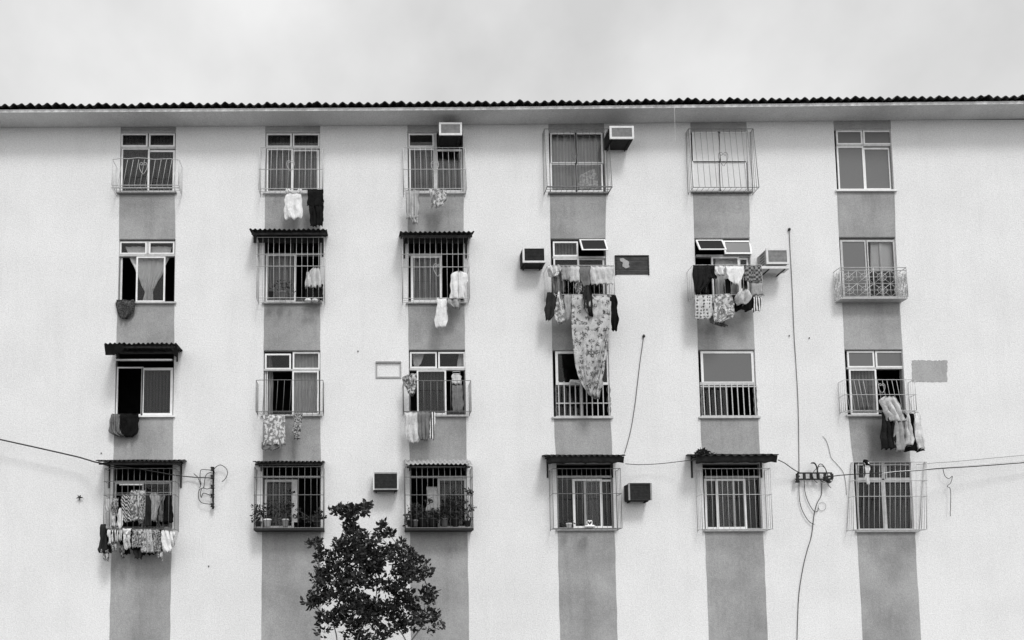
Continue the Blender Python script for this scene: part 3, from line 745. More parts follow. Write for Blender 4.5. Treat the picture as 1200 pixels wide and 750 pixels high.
# row 2 bay 5
L('jacket', 'black top with hanging sleeves at the left end of the top rail, fifth bay', 'shirt', [(310,812.5,838),(320,812.5,838),(327,813,835),(345,815,822)], .42, 'char', 3, .03, extra=[[(322,822,832),(344,825,832)],[(312,828,836),(326,831,841)]])
L('cloth', 'small white cloth beside the black top on the fifth bay rail', 'cloth', [(310.5,835.5,850),(318,838,849),(322.5,841,848)], .42, 'white', 2, .03)
L('apron', 'white round bottomed cloth in the middle of the fifth bay top rail', 'cloth', [(310.5,850,872.5),(319,851.5,872),(327,854.5,870),(333,860,866)], .44, 'white', 2, .012)
L('towel', 'dark checked towel at the right end of the fifth bay top rail', 'towel', [(310.5,872,893),(330,874,893)], .43, 'checks', 2, .012)
L('cloth', 'light grey ribbed cloth below the dark checked towel', 'cloth', [(330,881,893.5),(346,881.5,895)], .41, 'grey', 2, .01)
L('trousers', 'dark trousers hanging behind the round bottomed white cloth', 'trousers', [(326,849,858),(345,848,857)], .30, 'char', 2)
L('shirt', 'pale shirt printed with dark squares on the lower left rail, fifth bay', 'shirt', [(345,815,835),(356,814.5,834.5),(370,815,835),(374,816,832)], .44, 'square', 3)
L('shirt', 'white faintly printed shirt spread wide next to the square printed shirt', 'shirt', [(343,847,855),(347,836,857),(358,836,859.5),(370,835.5,860.5),(378.5,837,845)], .48, 'print_c', 3, .03, extra=[[(360,846,858),(372,853,861)]])
L('shorts', 'dark shorts hanging low behind the white faintly printed shirt', 'shorts', [(360,830,852),(378,833,850),(382,847,853)], .36, 'mid', 2)
L('cap', 'light grey bag like cloth bulging from the rail, fifth bay', 'bag', [(338,869,878),(344,864,880),(352,863,879),(356.5,866,875)], .52, 'pale', 1.5, .05)
L('trousers', 'black garment hanging behind the grey bag like cloth', 'trousers', [(344,858,884),(364,859,882)], .40, 'black', 2)
L('towel', 'white towel with two black stripes at the right end, fifth bay', 'towel', [(347,883,893),(356,882.5,892),(365,881,890.5)], .46, 'bw_stripe', 1.2, .01)
# row 3
L('trousers', 'black garment slung over the sill of the third row far left window', 'trousers', [(484,141,163),(498,141,163),(508,140,161.5),(512,143,157)], .14, 'black', 2, .03)
L('shirt', 'striped grey shirt slung beside the black garment on the far left sill', 'shirt', [(484.5,131,142),(496,128.5,142),(506,127,142),(511,136,146)], .17, 'grey_stripe', 3, .03)
L('towel', 'white picture printed towel with a dark lower border, third row second bay', 'towel', [(485.5,308,334),(500,309,334),(513,309,333.5),(522,308,333.5)], .38, 'print_c', 3)
L('cloth', 'dark wavy cloth showing beneath the white picture printed towel', 'cloth', [(512,318,326),(518,307,331),(524,306.5,331),(527.5,308,320)], .36, 'mid', 2, .01)
L('shirt', 'small dark patterned garment beside the picture printed towel', 'shirt', [(484,344,354),(496,343.5,352.5),(505,342,351.5),(514.5,343.5,351)], .38, 'print_b', 2, .03)
L('blouse', 'flower patterned blouse bunched over the upper left corner of the third bay railing', 'shirt', [(437,482,488),(441,471,488.5),(448,472,488),(456,476,486.5),(463,481,485)], .42, 'print_a', 3, .05)
L('towel', 'plain light grey towel hanging below the third bay railing', 'towel', [(482,474.3,491),(500,474.5,490.5),(514,474.6,493),(519,478,491)], .39, 'pale', 2.5, .028)
L('towel', 'dark grey towel hanging next to the plain light grey one', 'towel', [(481.5,490,505),(500,490.5,504.5),(512,492,504),(516.5,494,501)], .41, 'mid', 3, .03)
L('cloth', 'narrow white and black cloth at the right of the dark grey towel', 'cloth', [(482,504,511),(500,504,510),(515,503,509.5)], .385, 'bw_stripe', .7, .01)
L('shirt', 'white shirt folded on a hanger inside the third row window, third bay', 'shirt', [(437,532,538),(441,529,541),(450,530,541.5)], .06, 'pale', 2, .02)
L('trousers', 'dark trousers on a hanger below the folded white shirt', 'trousers', [(450,529,542),(482,530,543)], .05, 'mid', 2)
m = MB(); c = P(535, 437, .06); m.tube([c+Vector((x*.001, 0, z*.001)) for x, z in ((-90, -20), (-90, 30), (80, 40), (85, -15))], .006, 4, True); o = m.build('coat_hanger', 'alu'); tag(o, 'square wire hanger holding the folded white shirt', 'hanger')
L('cloth', 'pale cloth lying on the white railing left of the sheet tip', 'cloth', [(444.5,668,680),(449.5,667.5,680)], .06, 'pale', 1, .02)
L('shirt', 'light crumpled shirt thrown over the railing of the rightmost third row window', 'shirt', [(464,1037,1051),(468,1031,1053.5),(480,1036,1058),(488,1040,1060),(494,1043,1060)], .46, 'pale', 3, .05)
L('jacket', 'black jacket hanging below the light crumpled shirt', 'jacket', [(482,1034,1052),(495,1035,1052),(510,1034,1053),(526,1035.5,1052)], .40, 'char', 3, .04)
L('trousers', 'mid grey trousers hanging between black jacket and white towel', 'trousers', [(484,1049,1060),(500,1050,1061),(519,1050,1061),(528,1053,1060)], .44, 'grey', 2, .03)
L('shirt', 'pale grey blouse with flared hem beside the mid grey trousers', 'shirt', [(484,1062,1067),(500,1062,1070),(514,1063,1072),(522,1063,1069)], .47, 'pale', 2, .04)
L('jacket', 'black cloth showing under the pale grey blouse', 'jacket', [(484,1058,1072),(510,1060,1076),(529,1055,1084)], .36, 'black', 2, .03)
L('towel', 'long white towel at the right end of the rightmost third row railing', 'towel', [(482,1071.5,1077),(495,1071,1079),(510,1072,1080.5),(526,1076,1083)], .46, 'white', 2, .03)
# row 4 bay 1: the crammed cage
LA = [
 ('dress','black and white striped dress on the inner line of the crammed cage','dress',[(579,143,150),(584,141,153),(596,142,152),(612,142,153)],.30,'zebra',2),
 ('shirt','flower printed shirt next to the striped dress in the crammed cage','shirt',[(574,153,160),(580,150.5,165),(594,152,164),(610,152,166)],.28,'print_a',3),
 ('shirt','dark printed blouse right of the flower printed shirt, crammed cage','shirt',[(578,161,170),(590,160,170),(614,162,168)],.26,'print_b',2),
 ('blouse','grey long sleeved top on the inner line at right, crammed cage','shirt',[(577,178,184),(581,175,192),(590,178,187),(611,178,184)],.28,'grey',2),
 ('leggings','grey legging hanging at far right of the inner line, crammed cage','leggings',[(579,185,193),(592,186,191),(611,184,190)],.27,'mid',2),
 ('dress','black dress behind the inner line, crammed cage','dress',[(580,192,201),(612,188,203)],.20,'black',2),
 ('shirt','pale shirt drooping in the left side of the crammed cage','shirt',[(583,123,128),(592,122,129),(600,124,130)],.30,'pale',2),
 ('shirt','dark flowered blouse in the left part of the crammed cage','shirt',[(583,131,138),(592,130,138),(606,130,137)],.30,'print_b',2),
 ('cap','white pointed cap shaped cloth in the middle left of the crammed cage','cloth',[(595,140,142),(604,137,144),(613,136,144),(620,139,142)],.38,'white',1.5),
 ('cloth','white small cloth hanging below the dark flowered blouse','cloth',[(604,131,134),(611,130,135),(617,128,137)],.36,'white',2),
 ('shirt','dark grey garment at the left corner below the crammed cage','shirt',[(614,118,124),(628,117,125),(644,115.5,126),(648,117,124)],.44,'dark',3),
 ('cloth','grey patterned cloth lowest at the left corner of the crammed cage','cloth',[(643,118,127),(650,119,128),(657,122,126)],.42,'print_b',2),
 ('sock','long white sock on the lower line, crammed cage','sock',[(620,125.5,130),(638,125.5,129.5)],.45,'white',1),
 ('towel','striped white face towel on the lower line, crammed cage','towel',[(620,130.5,138.5),(635.5,130,138)],.45,'bw_stripe',1),
 ('shirt','dark leafy printed cloth under the striped face towel','shirt',[(634,129,137),(646,130,136)],.42,'print_b',2),
 ('trousers','small white trousers in the lower line, crammed cage','trousers',[(619,143.5,154),(626,144,153)],.47,'white',1),
 ('dress','flowery dark dress in the lower line beside the small white trousers','dress',[(620,154,163),(634,153,165),(642,154,164)],.45,'print_b',3),
 ('dress','flowery light dress in the lower line, centre of the crammed cage','dress',[(620,162,170),(634,164,171),(647,165,172)],.46,'print_a',3),
 ('skirt','dotted pale skirt in the lower line, crammed cage','skirt',[(620,169,178),(634,169,180),(648,168,182)],.47,'dotty',3),
 ('dress','wavy striped skirt right of the dotted pale skirt','skirt',[(620,177,186),(634,178,188),(647,179,188)],.45,'print_b',3),
 ('cloth','dark small flowered cloth lowest under the dotted skirt','cloth',[(645,182,190),(654,183,188)],.42,'print_b',2),
 ('shirt','white little shirt at the right of the lower line, crammed cage','shirt',[(621,189,196),(632,188,200),(643,189,201),(647,193,199)],.48,'white',2),
 ('cloth','white narrow cloth at the right corner of the crammed cage','cloth',[(622,198,204),(636,201,205),(641,202,204)],.45,'white',1.5),
 ('cloth','white rag peeping out low under the little white shirt','cloth',[(646,188,192),(656,189,191)],.44,'pale',1),
 ('trousers','black trousers hanging behind the lower line, crammed cage','trousers',[(618,138,150),(650,140,152)],.32,'black',2),
 ('cloth','grey checked rag under the small white trousers, crammed cage','cloth',[(638,139,147),(655,141,145)],.40,'checks',2),
 ('shirt','black shirt with hanging sleeves left of the striped face towel','shirt',[(619,121,131),(632,122,132),(648,124,131)],.38,'black',3),
 ('shorts','dark grey shorts between striped dress and grey long sleeved top','shorts',[(578,167,177),(600,168,178),(617,169,176)],.24,'dark',2),
 ('cloth','dark grey cloth lowest in the middle below the flowery dresses','cloth',[(644,156,170),(655,158,166)],.36,'dark',2),
 ('sock','short pale sock left of the small white trousers','sock',[(620,139,142.5),(634,139,142.5)],.47,'pale',1),
 ('blouse','pale blouse squeezed behind the flower printed shirt, crammed cage','shirt',[(574,158,170),(590,160,171),(602,161,168)],.23,'pale',3),
 ('skirt','black skirt hanging behind the lower line at right, crammed cage','skirt',[(618,150,192),(644,152,190),(650,168,184)],.30,'black',3)]
for (nm, lb, ct, rw, d, mt, fo) in LA:
    ex = None
    if lb.startswith('small white trousers'): ex = [[(625,144.5,148.5),(644,145,149.5)],[(625,149,153),(642,149.5,152.5)]]
    L(nm, lb, ct, rw, d, mt, fo, .03, extra=ex)
m = MB(); m.bar(P(140,568,.3), P(167,568,.3), .018); o = m.build('hanging_rod', 'white_paint'); tag(o, 'thick short white rod high inside the crammed cage', 'rod')
m = MB(); m.bar(P(123,578,.29), P(204,577,.29), .004); o = m.build('clothes_line', 'alu_old'); tag(o, 'inner clothes line stretched across the crammed cage', 'clothes line')
L('cloth', 'white strip of cloth tied to the top of the rightmost bottom grille', 'cloth', [(541,1013,1019.5),(552,1015,1020),(568,1017,1020)], .30, 'white', 1, .02)
L('cloth', 'small black rag knotted above the white strip of cloth', 'cloth', [(538,1013,1017),(541,1013,1019),(546,1015,1019)], .32, 'black', 1, .04)
L('cloth', 'light paper like cloth hanging behind the plants in the bottom third bay window', 'cloth', [(570,500,513),(585,500.5,513),(600,499.5,513)], .05, 'grey', 1, .01)

# ------------------------------------------------------------------ air conditioners
def aircon(label, l, t, r, b, D, depth, body='ac_dark', face='ac_white', grille_mat='ac_grey', tray=False, hole=None, frame=2.4, slats=9, lip=0, face_tb=None):
    x0, x1, z0, z1 = rect(l, t, r, b, D); yf = -D
    g = thing('air_conditioner', label, 'air conditioner', ((x0+x1)/2, 0, z0), 'window air conditioners on the wall')
    k = frame/49.5
    m = MB(); m.box((x0+.012, yf+.02, z0+.012), (x1-.012, yf+depth, z1-.012)); bo = m.build('casing', body, g)
    for sgn, xx in ((-1, x0+.012), (1, x1-.012)):
        m = MB()
        for i in range(5):
            zz = z0+.06+(z1-z0-.12)*i/4; m.box((xx, yf+.12, zz-.006), (xx+sgn*.004, yf+depth*.7, zz+.006))
        m.build('louvre', 'ac_dark', bo)
    for (qa, qb, mt_) in (((x0,yf,z0), (x0+k,yf+.03,z1), face), ((x1-k,yf,z0), (x1,yf+.03,z1), face), ((x0+k,yf+.001,z0), (x1-k,yf+.03,z0+k), face_tb or face), ((x0+k,yf+.001,z1-k), (x1-k,yf+.03,z1), face_tb or face)):
        m = MB(); m.box(qa, qb); m.build('front_trim', mt_, g)
    m = MB(); m.box((x0+k,yf+.014,z0+k), (x1-k,yf+.019,z1-k))
    for i in range(slats):
        zz = z0+k+(z1-z0-2*k)*(i+.5)/slats; m.box((x0+k,yf+.006,zz-.005), (x1-k,yf+.013,zz+.004))
    m.build('coil_grille', grille_mat, g)
    if tray:
        m = MB(); m.box((x0-.1,-.03-depth,z0-.10), (x1+.03,yf+.0,z0-.03)) if False else m.box((x0-.11,yf+.03,z0-.10), (x1+.02,yf+.30,z0-.035)); m.build('drip_tray', face, g)
    for x in (x0+.08, x1-.08):
        m = MB(); zz = z0-.001 if not tray else z0-.092
        m.hexa([(x-.012,yf+.06,zz-.025), (x+.012,yf+.06,zz-.025), (x+.012,0,zz-.025), (x-.012,0,zz-.025), (x-.012,yf+.06,zz), (x+.012,yf+.06,zz), (x+.012,0,zz), (x-.012,0,zz)])
        m.build('bracket', 'iron_dark', g)
    return g
aircon('white framed air conditioner stuck out through the top floor window of the third bay', 514.5,143.3,541.5,158.2,.42,.55)
a = aircon('white framed air conditioner on the wall right of the fourth top floor window', 714.5,147.5,743,162.5,.50,.50,'ac_dark')
aircon('small white rimmed air conditioner left of the fourth second row window', 612.5,289,640,307.5,.40,.40,'ac_dark','ac_white','ac_dark',frame=2.2)
aircon('deep pale air conditioner on a tray beside the fifth second row window', 898,291,924.5,309.3,.46,.46,'ac_grey','ac_white','ac_grey',tray=True)
aircon('dark air conditioner with white side edges near the tree top', 437,553.5,467,574,.36,.36,'ac_dark','ac_white','ac_dark',frame=1.6,face_tb='ac_grey')
aircon('dark air conditioner near the bottom cage of the fourth bay', 736.5,566,764,586,.36,.36,'ac_dark','ac_grey','ac_dark',frame=1.8,face_tb='ac_dark')

# ------------------------------------------------------------------ plants and pots
def leaves(mb, c, r, n, size, flat=1.0, rr=rng):
    for _ in range(n):
        while True:
            q = Vector((rr.uniform(-1,1), rr.uniform(-1,1), rr.uniform(-1,1)))
            if q.length < 1: break
        p = Vector((c.x+q.x*r[0], c.y+q.y*r[1], c.z+q.z*r[2]))
        d = Vector((q.x*.8+rr.gauss(0,.5), q.y*.8+rr.gauss(0,.5), rr.gauss(.25,.5))); d.normalize()
        s = size*rr.uniform(.6, 1.25); wv = d.cross(Vector((rr.gauss(0,1), rr.gauss(0,1), rr.gauss(0,1))))
        if wv.length < 1e-3: continue
        wv.normalize(); wv *= s*.26; nrm = d.cross(wv).normalized()*s*.07
        a, m1, m2, e = p, p+d*s*.33, p+d*s*.7, p+d*s
        i = len(mb.v); mb.v += [a, m1+wv+nrm, m1-nrm*.4, m1-wv+nrm, m2+wv*.8+nrm, m2-nrm*.4, m2-wv*.8+nrm, e-nrm]
        for f in ((0,1,2), (0,2,3), (1,4,5,2), (2,5,6,3), (4,7,5), (5,7,6)):
            mb.f.append(tuple(i+k for k in f)); mb.sm.append(False)
def plant(label, px, py, d, pot=None, potpx=(8, 9), blobs=(), size=.07, cat='potted plant', name='potted_plant', stems=True, group='plants on the window grilles'):
    base = P(px, py, d); g = thing(name, label, cat, base, group)
    top = base.copy()
    if pot:
        w = potpx[0]/52/2; h = potpx[1]/52; m = MB(); m.lathe(base, [(.001, 0), (w*.78, 0), (w*.97, h*.85), (w*1.08, h*.86), (w*1.08, h), (w*.92, h), (w*.9, h*.88), (.001, h*.88)], 14); m.build('pot', pot, g)
        top.z += h*.88
    f = MB(); st = MB()
    for (bx, by, br, n) in blobs:
        c = P(bx, by, d); c.y += rng.uniform(-.05, .05); rr_ = br/52
        leaves(f, c, (rr_, min(rr_, .13), rr_), n, size)
        mid = (top+c)/2+Vector((rng.uniform(-.02,.02), 0, rng.uniform(-.01,.04))); st.tube(cr([top, mid, c], 4), .005, 4)
        for _ in range(2): st.bar(c, c+Vector((rng.uniform(-1,1)*rr_, 0, rng.uniform(-.3,1)*rr_)), .003, 4)
    if f.v: f.build('foliage', 'leaf', g)
    if st.v and stems: st.build('stem', 'bark', g)
    return g
plant('round dark pot at the left of the second row cage', 317.5,348,.28,'pot_dark',(8,6),[(319,340,3,10)],.05)
plant('bushy little plant in a grey pot in the middle of the second row cage', 331,348.5,.28,'clay',(8,7),[(326,334,5,22),(333,333,5,26),(338,334,4,16),(331,340,5,22)],.06)
plant('single sprig plant next to the sash edge in the second row cage', 343,348.5,.28,'clay',(4,5),[(343.5,341,3,12)],.05)
plant('white pot with a dark upright plant, left of the pair in the bottom cage', 313.5,617.5,.30,'pot_white',(9.5,9.5),[(312,606,4,26),(315,598,4,22),(314,591,3,12)],.08)
plant('speckled white pot, right of the pair in the bottom cage', 334.5,617.5,.30,'ceramic',(8,9.5),[(334,604,6,46),(330,596,7,46),(338,592,5,30),(337,580,4,20),(341,577,3,12)],.08)
plant('dark leafy plant spilling over the left corner of the bottom cage with white pots', 303,617,.30,'pot_dark',(8,6),[(302,604,6,50),(306,600,5,36),(299,595,4,18),(305,594,3,12),(300,611,5,30)],.075)
plant('dark climbing plant among the bars at the right of the bottom cage with white pots', 371,617,.30,'pot_dark',(9,6),[(371,606,5,40),(375,600,4,24),(377,606,4,24),(347,606,3,22),(349,598,3,14),(354,607,4,22),(364,609,5,30)],.08)
plant('dark plant at the left end of the overgrown cage', 481,617,.30,'pot_dark',(9,8),[(480,606,6,50),(482,597,5,32),(485,593,4,22),(478,612,5,36)],.075)
plant('pale edged spiky plant in the overgrown cage near its left end', 487,617,.32,'clay',(6,8),[(486,604,4,30),(489,600,4,20)],.08)
plant('dark bushy plant left of centre in the overgrown cage', 496,617,.28,'pot_dark',(10,10),[(495,603,6,50),(492,595,5,30),(499,608,6,50)],.08)
plant('dark spreading plant in the centre of the overgrown cage', 507,617,.30,'pot_dark',(10,10),[(507,604,7,50),(503,587,4,26),(510,599,5,30),(514,609,6,40)],.08)
plant('dense dark plant climbing to the middle rail of the overgrown cage', 521,617,.28,'clay',(9,10),[(522,603,8,80),(525,592,8,90),(530,584,7,70),(520,597,6,50),(531,577,3,14)],.08)
plant('dense dark plant right of centre in the overgrown cage', 534,617,.30,'pot_dark',(9,10),[(534,604,8,80),(536,592,7,70),(540,597,5,36)],.08)
plant('spindly climber reaching out past the right corner of the overgrown cage', 548,617,.34,'pot_dark',(8,7),[(548,608,4,20),(551,596,4,14),(546,588,4,20),(552,578,4,20),(549,576,3,18),(555,595,3,8),(547,601,3,12)],.08)
plant('small white flowering plant at left on the bottom shelf of the fourth bay', 667,618,.28,'pot_white',(7,5),[(665,611,4,16),(670,612,3,12)],.05)
plant('weeds sprouting from the left end of the blackened awning', 826,534.5,.5,None,(1,1),[(820,531.5,3.5,60),(825,530,4,90),(829,532,3,60),(822,527.5,2.5,20),(835,534,3,30),(817,534,2.5,22)],.07,'weeds','roof_weeds',True,None)
# little white figurine-like ornament on the shelf of bay four
g = thing('heart_ornament', 'small white heart shaped ornament on the bottom shelf of the fourth bay', 'ornament', P(691,617.5,.3)); m = MB(); c = P(691,613,.3)
pts = []
for i in range(24):
    t = 2*math.pi*i/24; pts.append(Vector((c.x+.0036*16*math.sin(t)**3*1.1, c.y, c.z+.0048*(13*math.cos(t)-5*math.cos(2*t)-2*math.cos(3*t)-math.cos(4*t)))))
m.tube(pts, .016, 6, True); m.build('heart', 'pot_white', g)
m = MB(); m.lathe(P(691,618,.3), [(.001,0),(.13,0),(.14,.02),(.10,.05),(.001,.05)], 14); m.build('saucer', 'pot_white', g)

# ------------------------------------------------------------------ insulator racks and cables
def rack_v():
    top = P(249.5,548,.14); bot = P(248,596,.14)
    g = thing('insulator_rack', 'upright cable rack with four knobs on the wall right of the crammed cage', 'cable rack', (bot.x, 0, bot.z))
    m = MB(); m.box((top.x-.02,-.07,bot.z), (top.x+.02,-.05,top.z)); m.box((top.x-.02,-.06,top.z-.1), (top.x+.02,0,top.z-.07)); m.box((top.x-.02,-.06,bot.z+.05), (top.x+.02,0,bot.z+.08)); m.build('rail', 'iron_dark', g)
    for y in (549.5, 559, 570.5, 581, 592):
        c = P(249, y, .12); m = MB(); m.lathe(c-Vector((0,0,.045)), [(.001,0),(.045,0),(.05,.02),(.03,.045),(.05,.07),(.045,.09),(.001,.09)], 10); m.build('insulator', 'iron_dark', g)
rack_v()
def rack_h():
    a = P(934.5,558,.12); b = P(975,558,.12)
    g = thing('insulator_rack', 'horizontal cable rack with holes on the wall left of the rightmost bottom window', 'cable rack', ((a.x+b.x)/2, 0, a.z-.1))
    m = MB(); y0, y1 = -.13, -.10; h = .09
    m.box((a.x,y0,a.z+h-.03), (b.x,y1,a.z+h)); m.box((a.x,y0,a.z-h), (b.x,y1,a.z-h+.03))
    n = 5
    for i in range(n+1): x = a.x+(b.x-a.x)*i/n; m.box((x-.03,y0,a.z-h+.03), (x+.03,y1,a.z+h-.03))
    for x in (a.x+.05, b.x-.05): m.box((x-.015,y1,a.z-.02), (x+.015,0,a.z+.02))
    m.build('rail', 'iron_dark', g)
    for x, y in ((934.5,563), (971,563), (967,561)):
        c = P(x, y, .12); m = MB(); m.lathe(c-Vector((0,0,.05)), [(.001,0),(.045,0),(.05,.03),(.03,.05),(.05,.07),(.04,.1),(.001,.1)], 10); m.build('insulator', 'iron_dark', g)
rack_h()
def wire(label, pts, d=.03, r=.009, mat='rubber', name='cable', cat='cable', k=6):
    m = MB(); m.tube(cr(Pl(pts, d), k), r, 5); o = m.build(name, mat); tag(o, label, cat, 'cables on the wall'); return o
wire('thick black cable sagging in from the left edge to the bottom left awning', [(-90,496,.3),(0,515,.3),(83,533.5,.3),(100,538,.35),(112,541.5,.5),(126,544,.5)], r=.018)
wire('black cable running right from the crammed cage to the upright rack', [(126,546,.45),(160,549,.45),(203,556.5,.4),(215,558,.1),(232,559.5,.1),(248,560,.1)], r=.012)
for i, (lb, pts) in enumerate([
 ('black cable arch looping from the top knob of the upright rack to the right', [(250,551),(254,546.5),(259,545),(265,549),(266.5,555),(264,561),(260,564.5)]),
 ('black cable looping left of the top knob of the upright rack', [(249,551),(243,550.5),(236,550.5),(234.5,555),(234.5,562),(235.5,567),(234,572)]),
 ('slack black cable falling along the left of the upright rack', [(248,553),(242,556),(240,562),(238.5,571),(233.5,574),(232.5,583),(235.5,588.5),(240,590),(247,591)]),
 ('short black cable curling between the middle knobs of the upright rack', [(248,571),(243,573),(237,572),(235,578),(236,583),(238,578),(243,579),(248,581)]),
 ('short wire hooking over the cable left of the upright rack', [(227,555),(231,558.5),(233,562),(235,568)])]): wire(lb, pts, .11, .009)
wire('thin cable running from the fourth bay awning to the weedy awning', [(733,543.5,.3),(750,544.5,.2),(772,543.5,.2),(795,541,.3),(818,538,.5)], r=.009)
wire('thin cable dropping from a hook in the wall to the fourth bay awning', [(754,393),(753.5,400),(750,425),(747,450),(744,475),(739,505),(732,531)], .02, .008)
m = MB(); m.lathe(P(754.5,395,.03), [(.001,0),(.03,0),(.035,.03),(.02,.06),(.001,.06)], 8); o = m.build('wall_hook', 'rubber'); tag(o, 'small dark hook in the wall above the thin dropping cable', 'hook', 'hooks in the wall')
wire('long thin cable falling down the wall between the fifth and sixth bays', [(925,270),(925.8,290),(928,330),(930.5,390),(933,430),(935.5,480),(936.5,555)], .02, .007)
m = MB(); m.lathe(P(925,270,.03), [(.001,0),(.03,0),(.035,.03),(.02,.06),(.001,.06)], 8); o = m.build('wall_hook', 'rubber'); tag(o, 'small dark hook at the top of the long thin falling cable', 'hook', 'hooks in the wall')
wire('cable from the weedy awning to the horizontal rack', [(912,539,.5),(920,543,.3),(929,549.5,.2),(937,554,.14)], r=.011)
wire('slack cable sagging in a long loop under the horizontal rack', [(936.5,562),(936.5,580),(939,595),(945,607),(950,612.5),(954.5,614.5)], .04, .008)
wire('shorter slack cable looping under the horizontal rack', [(942.5,563),(943.5,577),(948,590),(954,599),(958,599),(959,595)], .04, .008)
wire('thin cable wandering down the wall to the bottom below the rack', [(963,566),(962.5,580),(957.5,590),(954,604),(951,628),(946,645),(941,666),(936,700),(934,752)], .02, .008)
wire('coil of black cable bunched over the horizontal rack', [(950,543),(954,542),(957,546),(958,553),(960,561),(966,565),(970,561),(968,551),(963,544),(959,546),(958,555)], .14, .010)
wire('second coil of black cable beside the first on the horizontal rack', [(958,566),(954,562),(952,556),(956,550),(962,546),(967,549),(968,556),(964,560)], .15, .008)
wire('bent thick black cable end standing up over the horizontal rack', [(951,542.5),(954.5,543),(957,547),(958.5,556)], .17, .017)
wire('short cable ends hanging at the right of the horizontal rack', [(973,556),(976,560),(974,565),(970,567),(974,572)], .12, .007)
wire('thick twisted cable running right from the horizontal rack across the rightmost window', [(970,559,.14),(984,557,.3),(1005,555.5,.55),(1035,554,.6),(1065,552,.6),(1095,549.5,.5),(1117,548,.4),(1150,546,.3),(1215,541,.2)], r=.012)
wire('pale service cable bound along the thick twisted cable', [(1034,554.5,.64),(1050,552.5,.64),(1072,551,.64),(1095,548.5,.54),(1117,546.5,.44),(1150,544,.34),(1215,539,.24)], r=.0075, mat='alu')
wire('thin upper cable above the thick twisted one at right', [(1074,544.5,.1),(1095,542.5,.1),(1117,541,.1),(1150,538,.1),(1215,532,.1)], r=.006, mat='iron_mid')
wire('tangle of wire hanging from the thick cable near the right edge', [(1105,549),(1107,557),(1112,561),(1116,558),(1114,566),(1110,570),(1114,575),(1113.5,605)], .1, .007)
wire('faint thin wire curving over the wall above the rightmost bottom window', [(964,511),(968,516),(971,524),(974,536),(980,543),(988,553),(991,566),(992,580)], .012, .005, 'iron_mid')
wire('thin straight aerial wire crossing the eave right of the fourth bay', [(790.3,126,.62),(791,150,.5),(791.5,166,.4)], r=.004, mat='alu')
wire('small coiled loop of thin wire under the horizontal rack', [(960,590),(964,588.5),(967.5,591),(967.5,596),(963,598.5),(959.5,596),(959,592)], .02, .004, 'iron_mid')
m = MB(); c = P(93.5,583,.05)
for an in (0, 1.3, 2.2, 3.3, 4.6): m.tube([c, c+Vector((.05*math.cos(an), -.01, .04*math.sin(an))), c+Vector((.08*math.cos(an), -.02, .07*math.sin(an)-.01))], [.02, .014, .005], 5)
o = m.build('cable_clamp', 'rubber'); tag(o, 'small black clamp fixed on the bare wall left of the crammed cage', 'clamp')
for (x, y) in ((419.5,412), (925,394), (948.5,396.5), (244.5,664), (118.5,531.5)):
    m = MB(); m.lathe(P(x, y, .015), [(.001,0),(.014,0),(.016,.02),(.001,.03)], 6); o = m.build('nail', 'rubber')
    tag(o, {419.5:'tiny dark nail in the wall between second and third bays', 925:'tiny dark nail beside the long thin cable, fifth bay', 948.5:'tiny dark nail left of the rightmost bay', 244.5:'tiny dark nail in the wall at the lower left', 118.5:'tiny dark nail just above the bottom left awning'}[x], 'nail', 'nails in the wall')

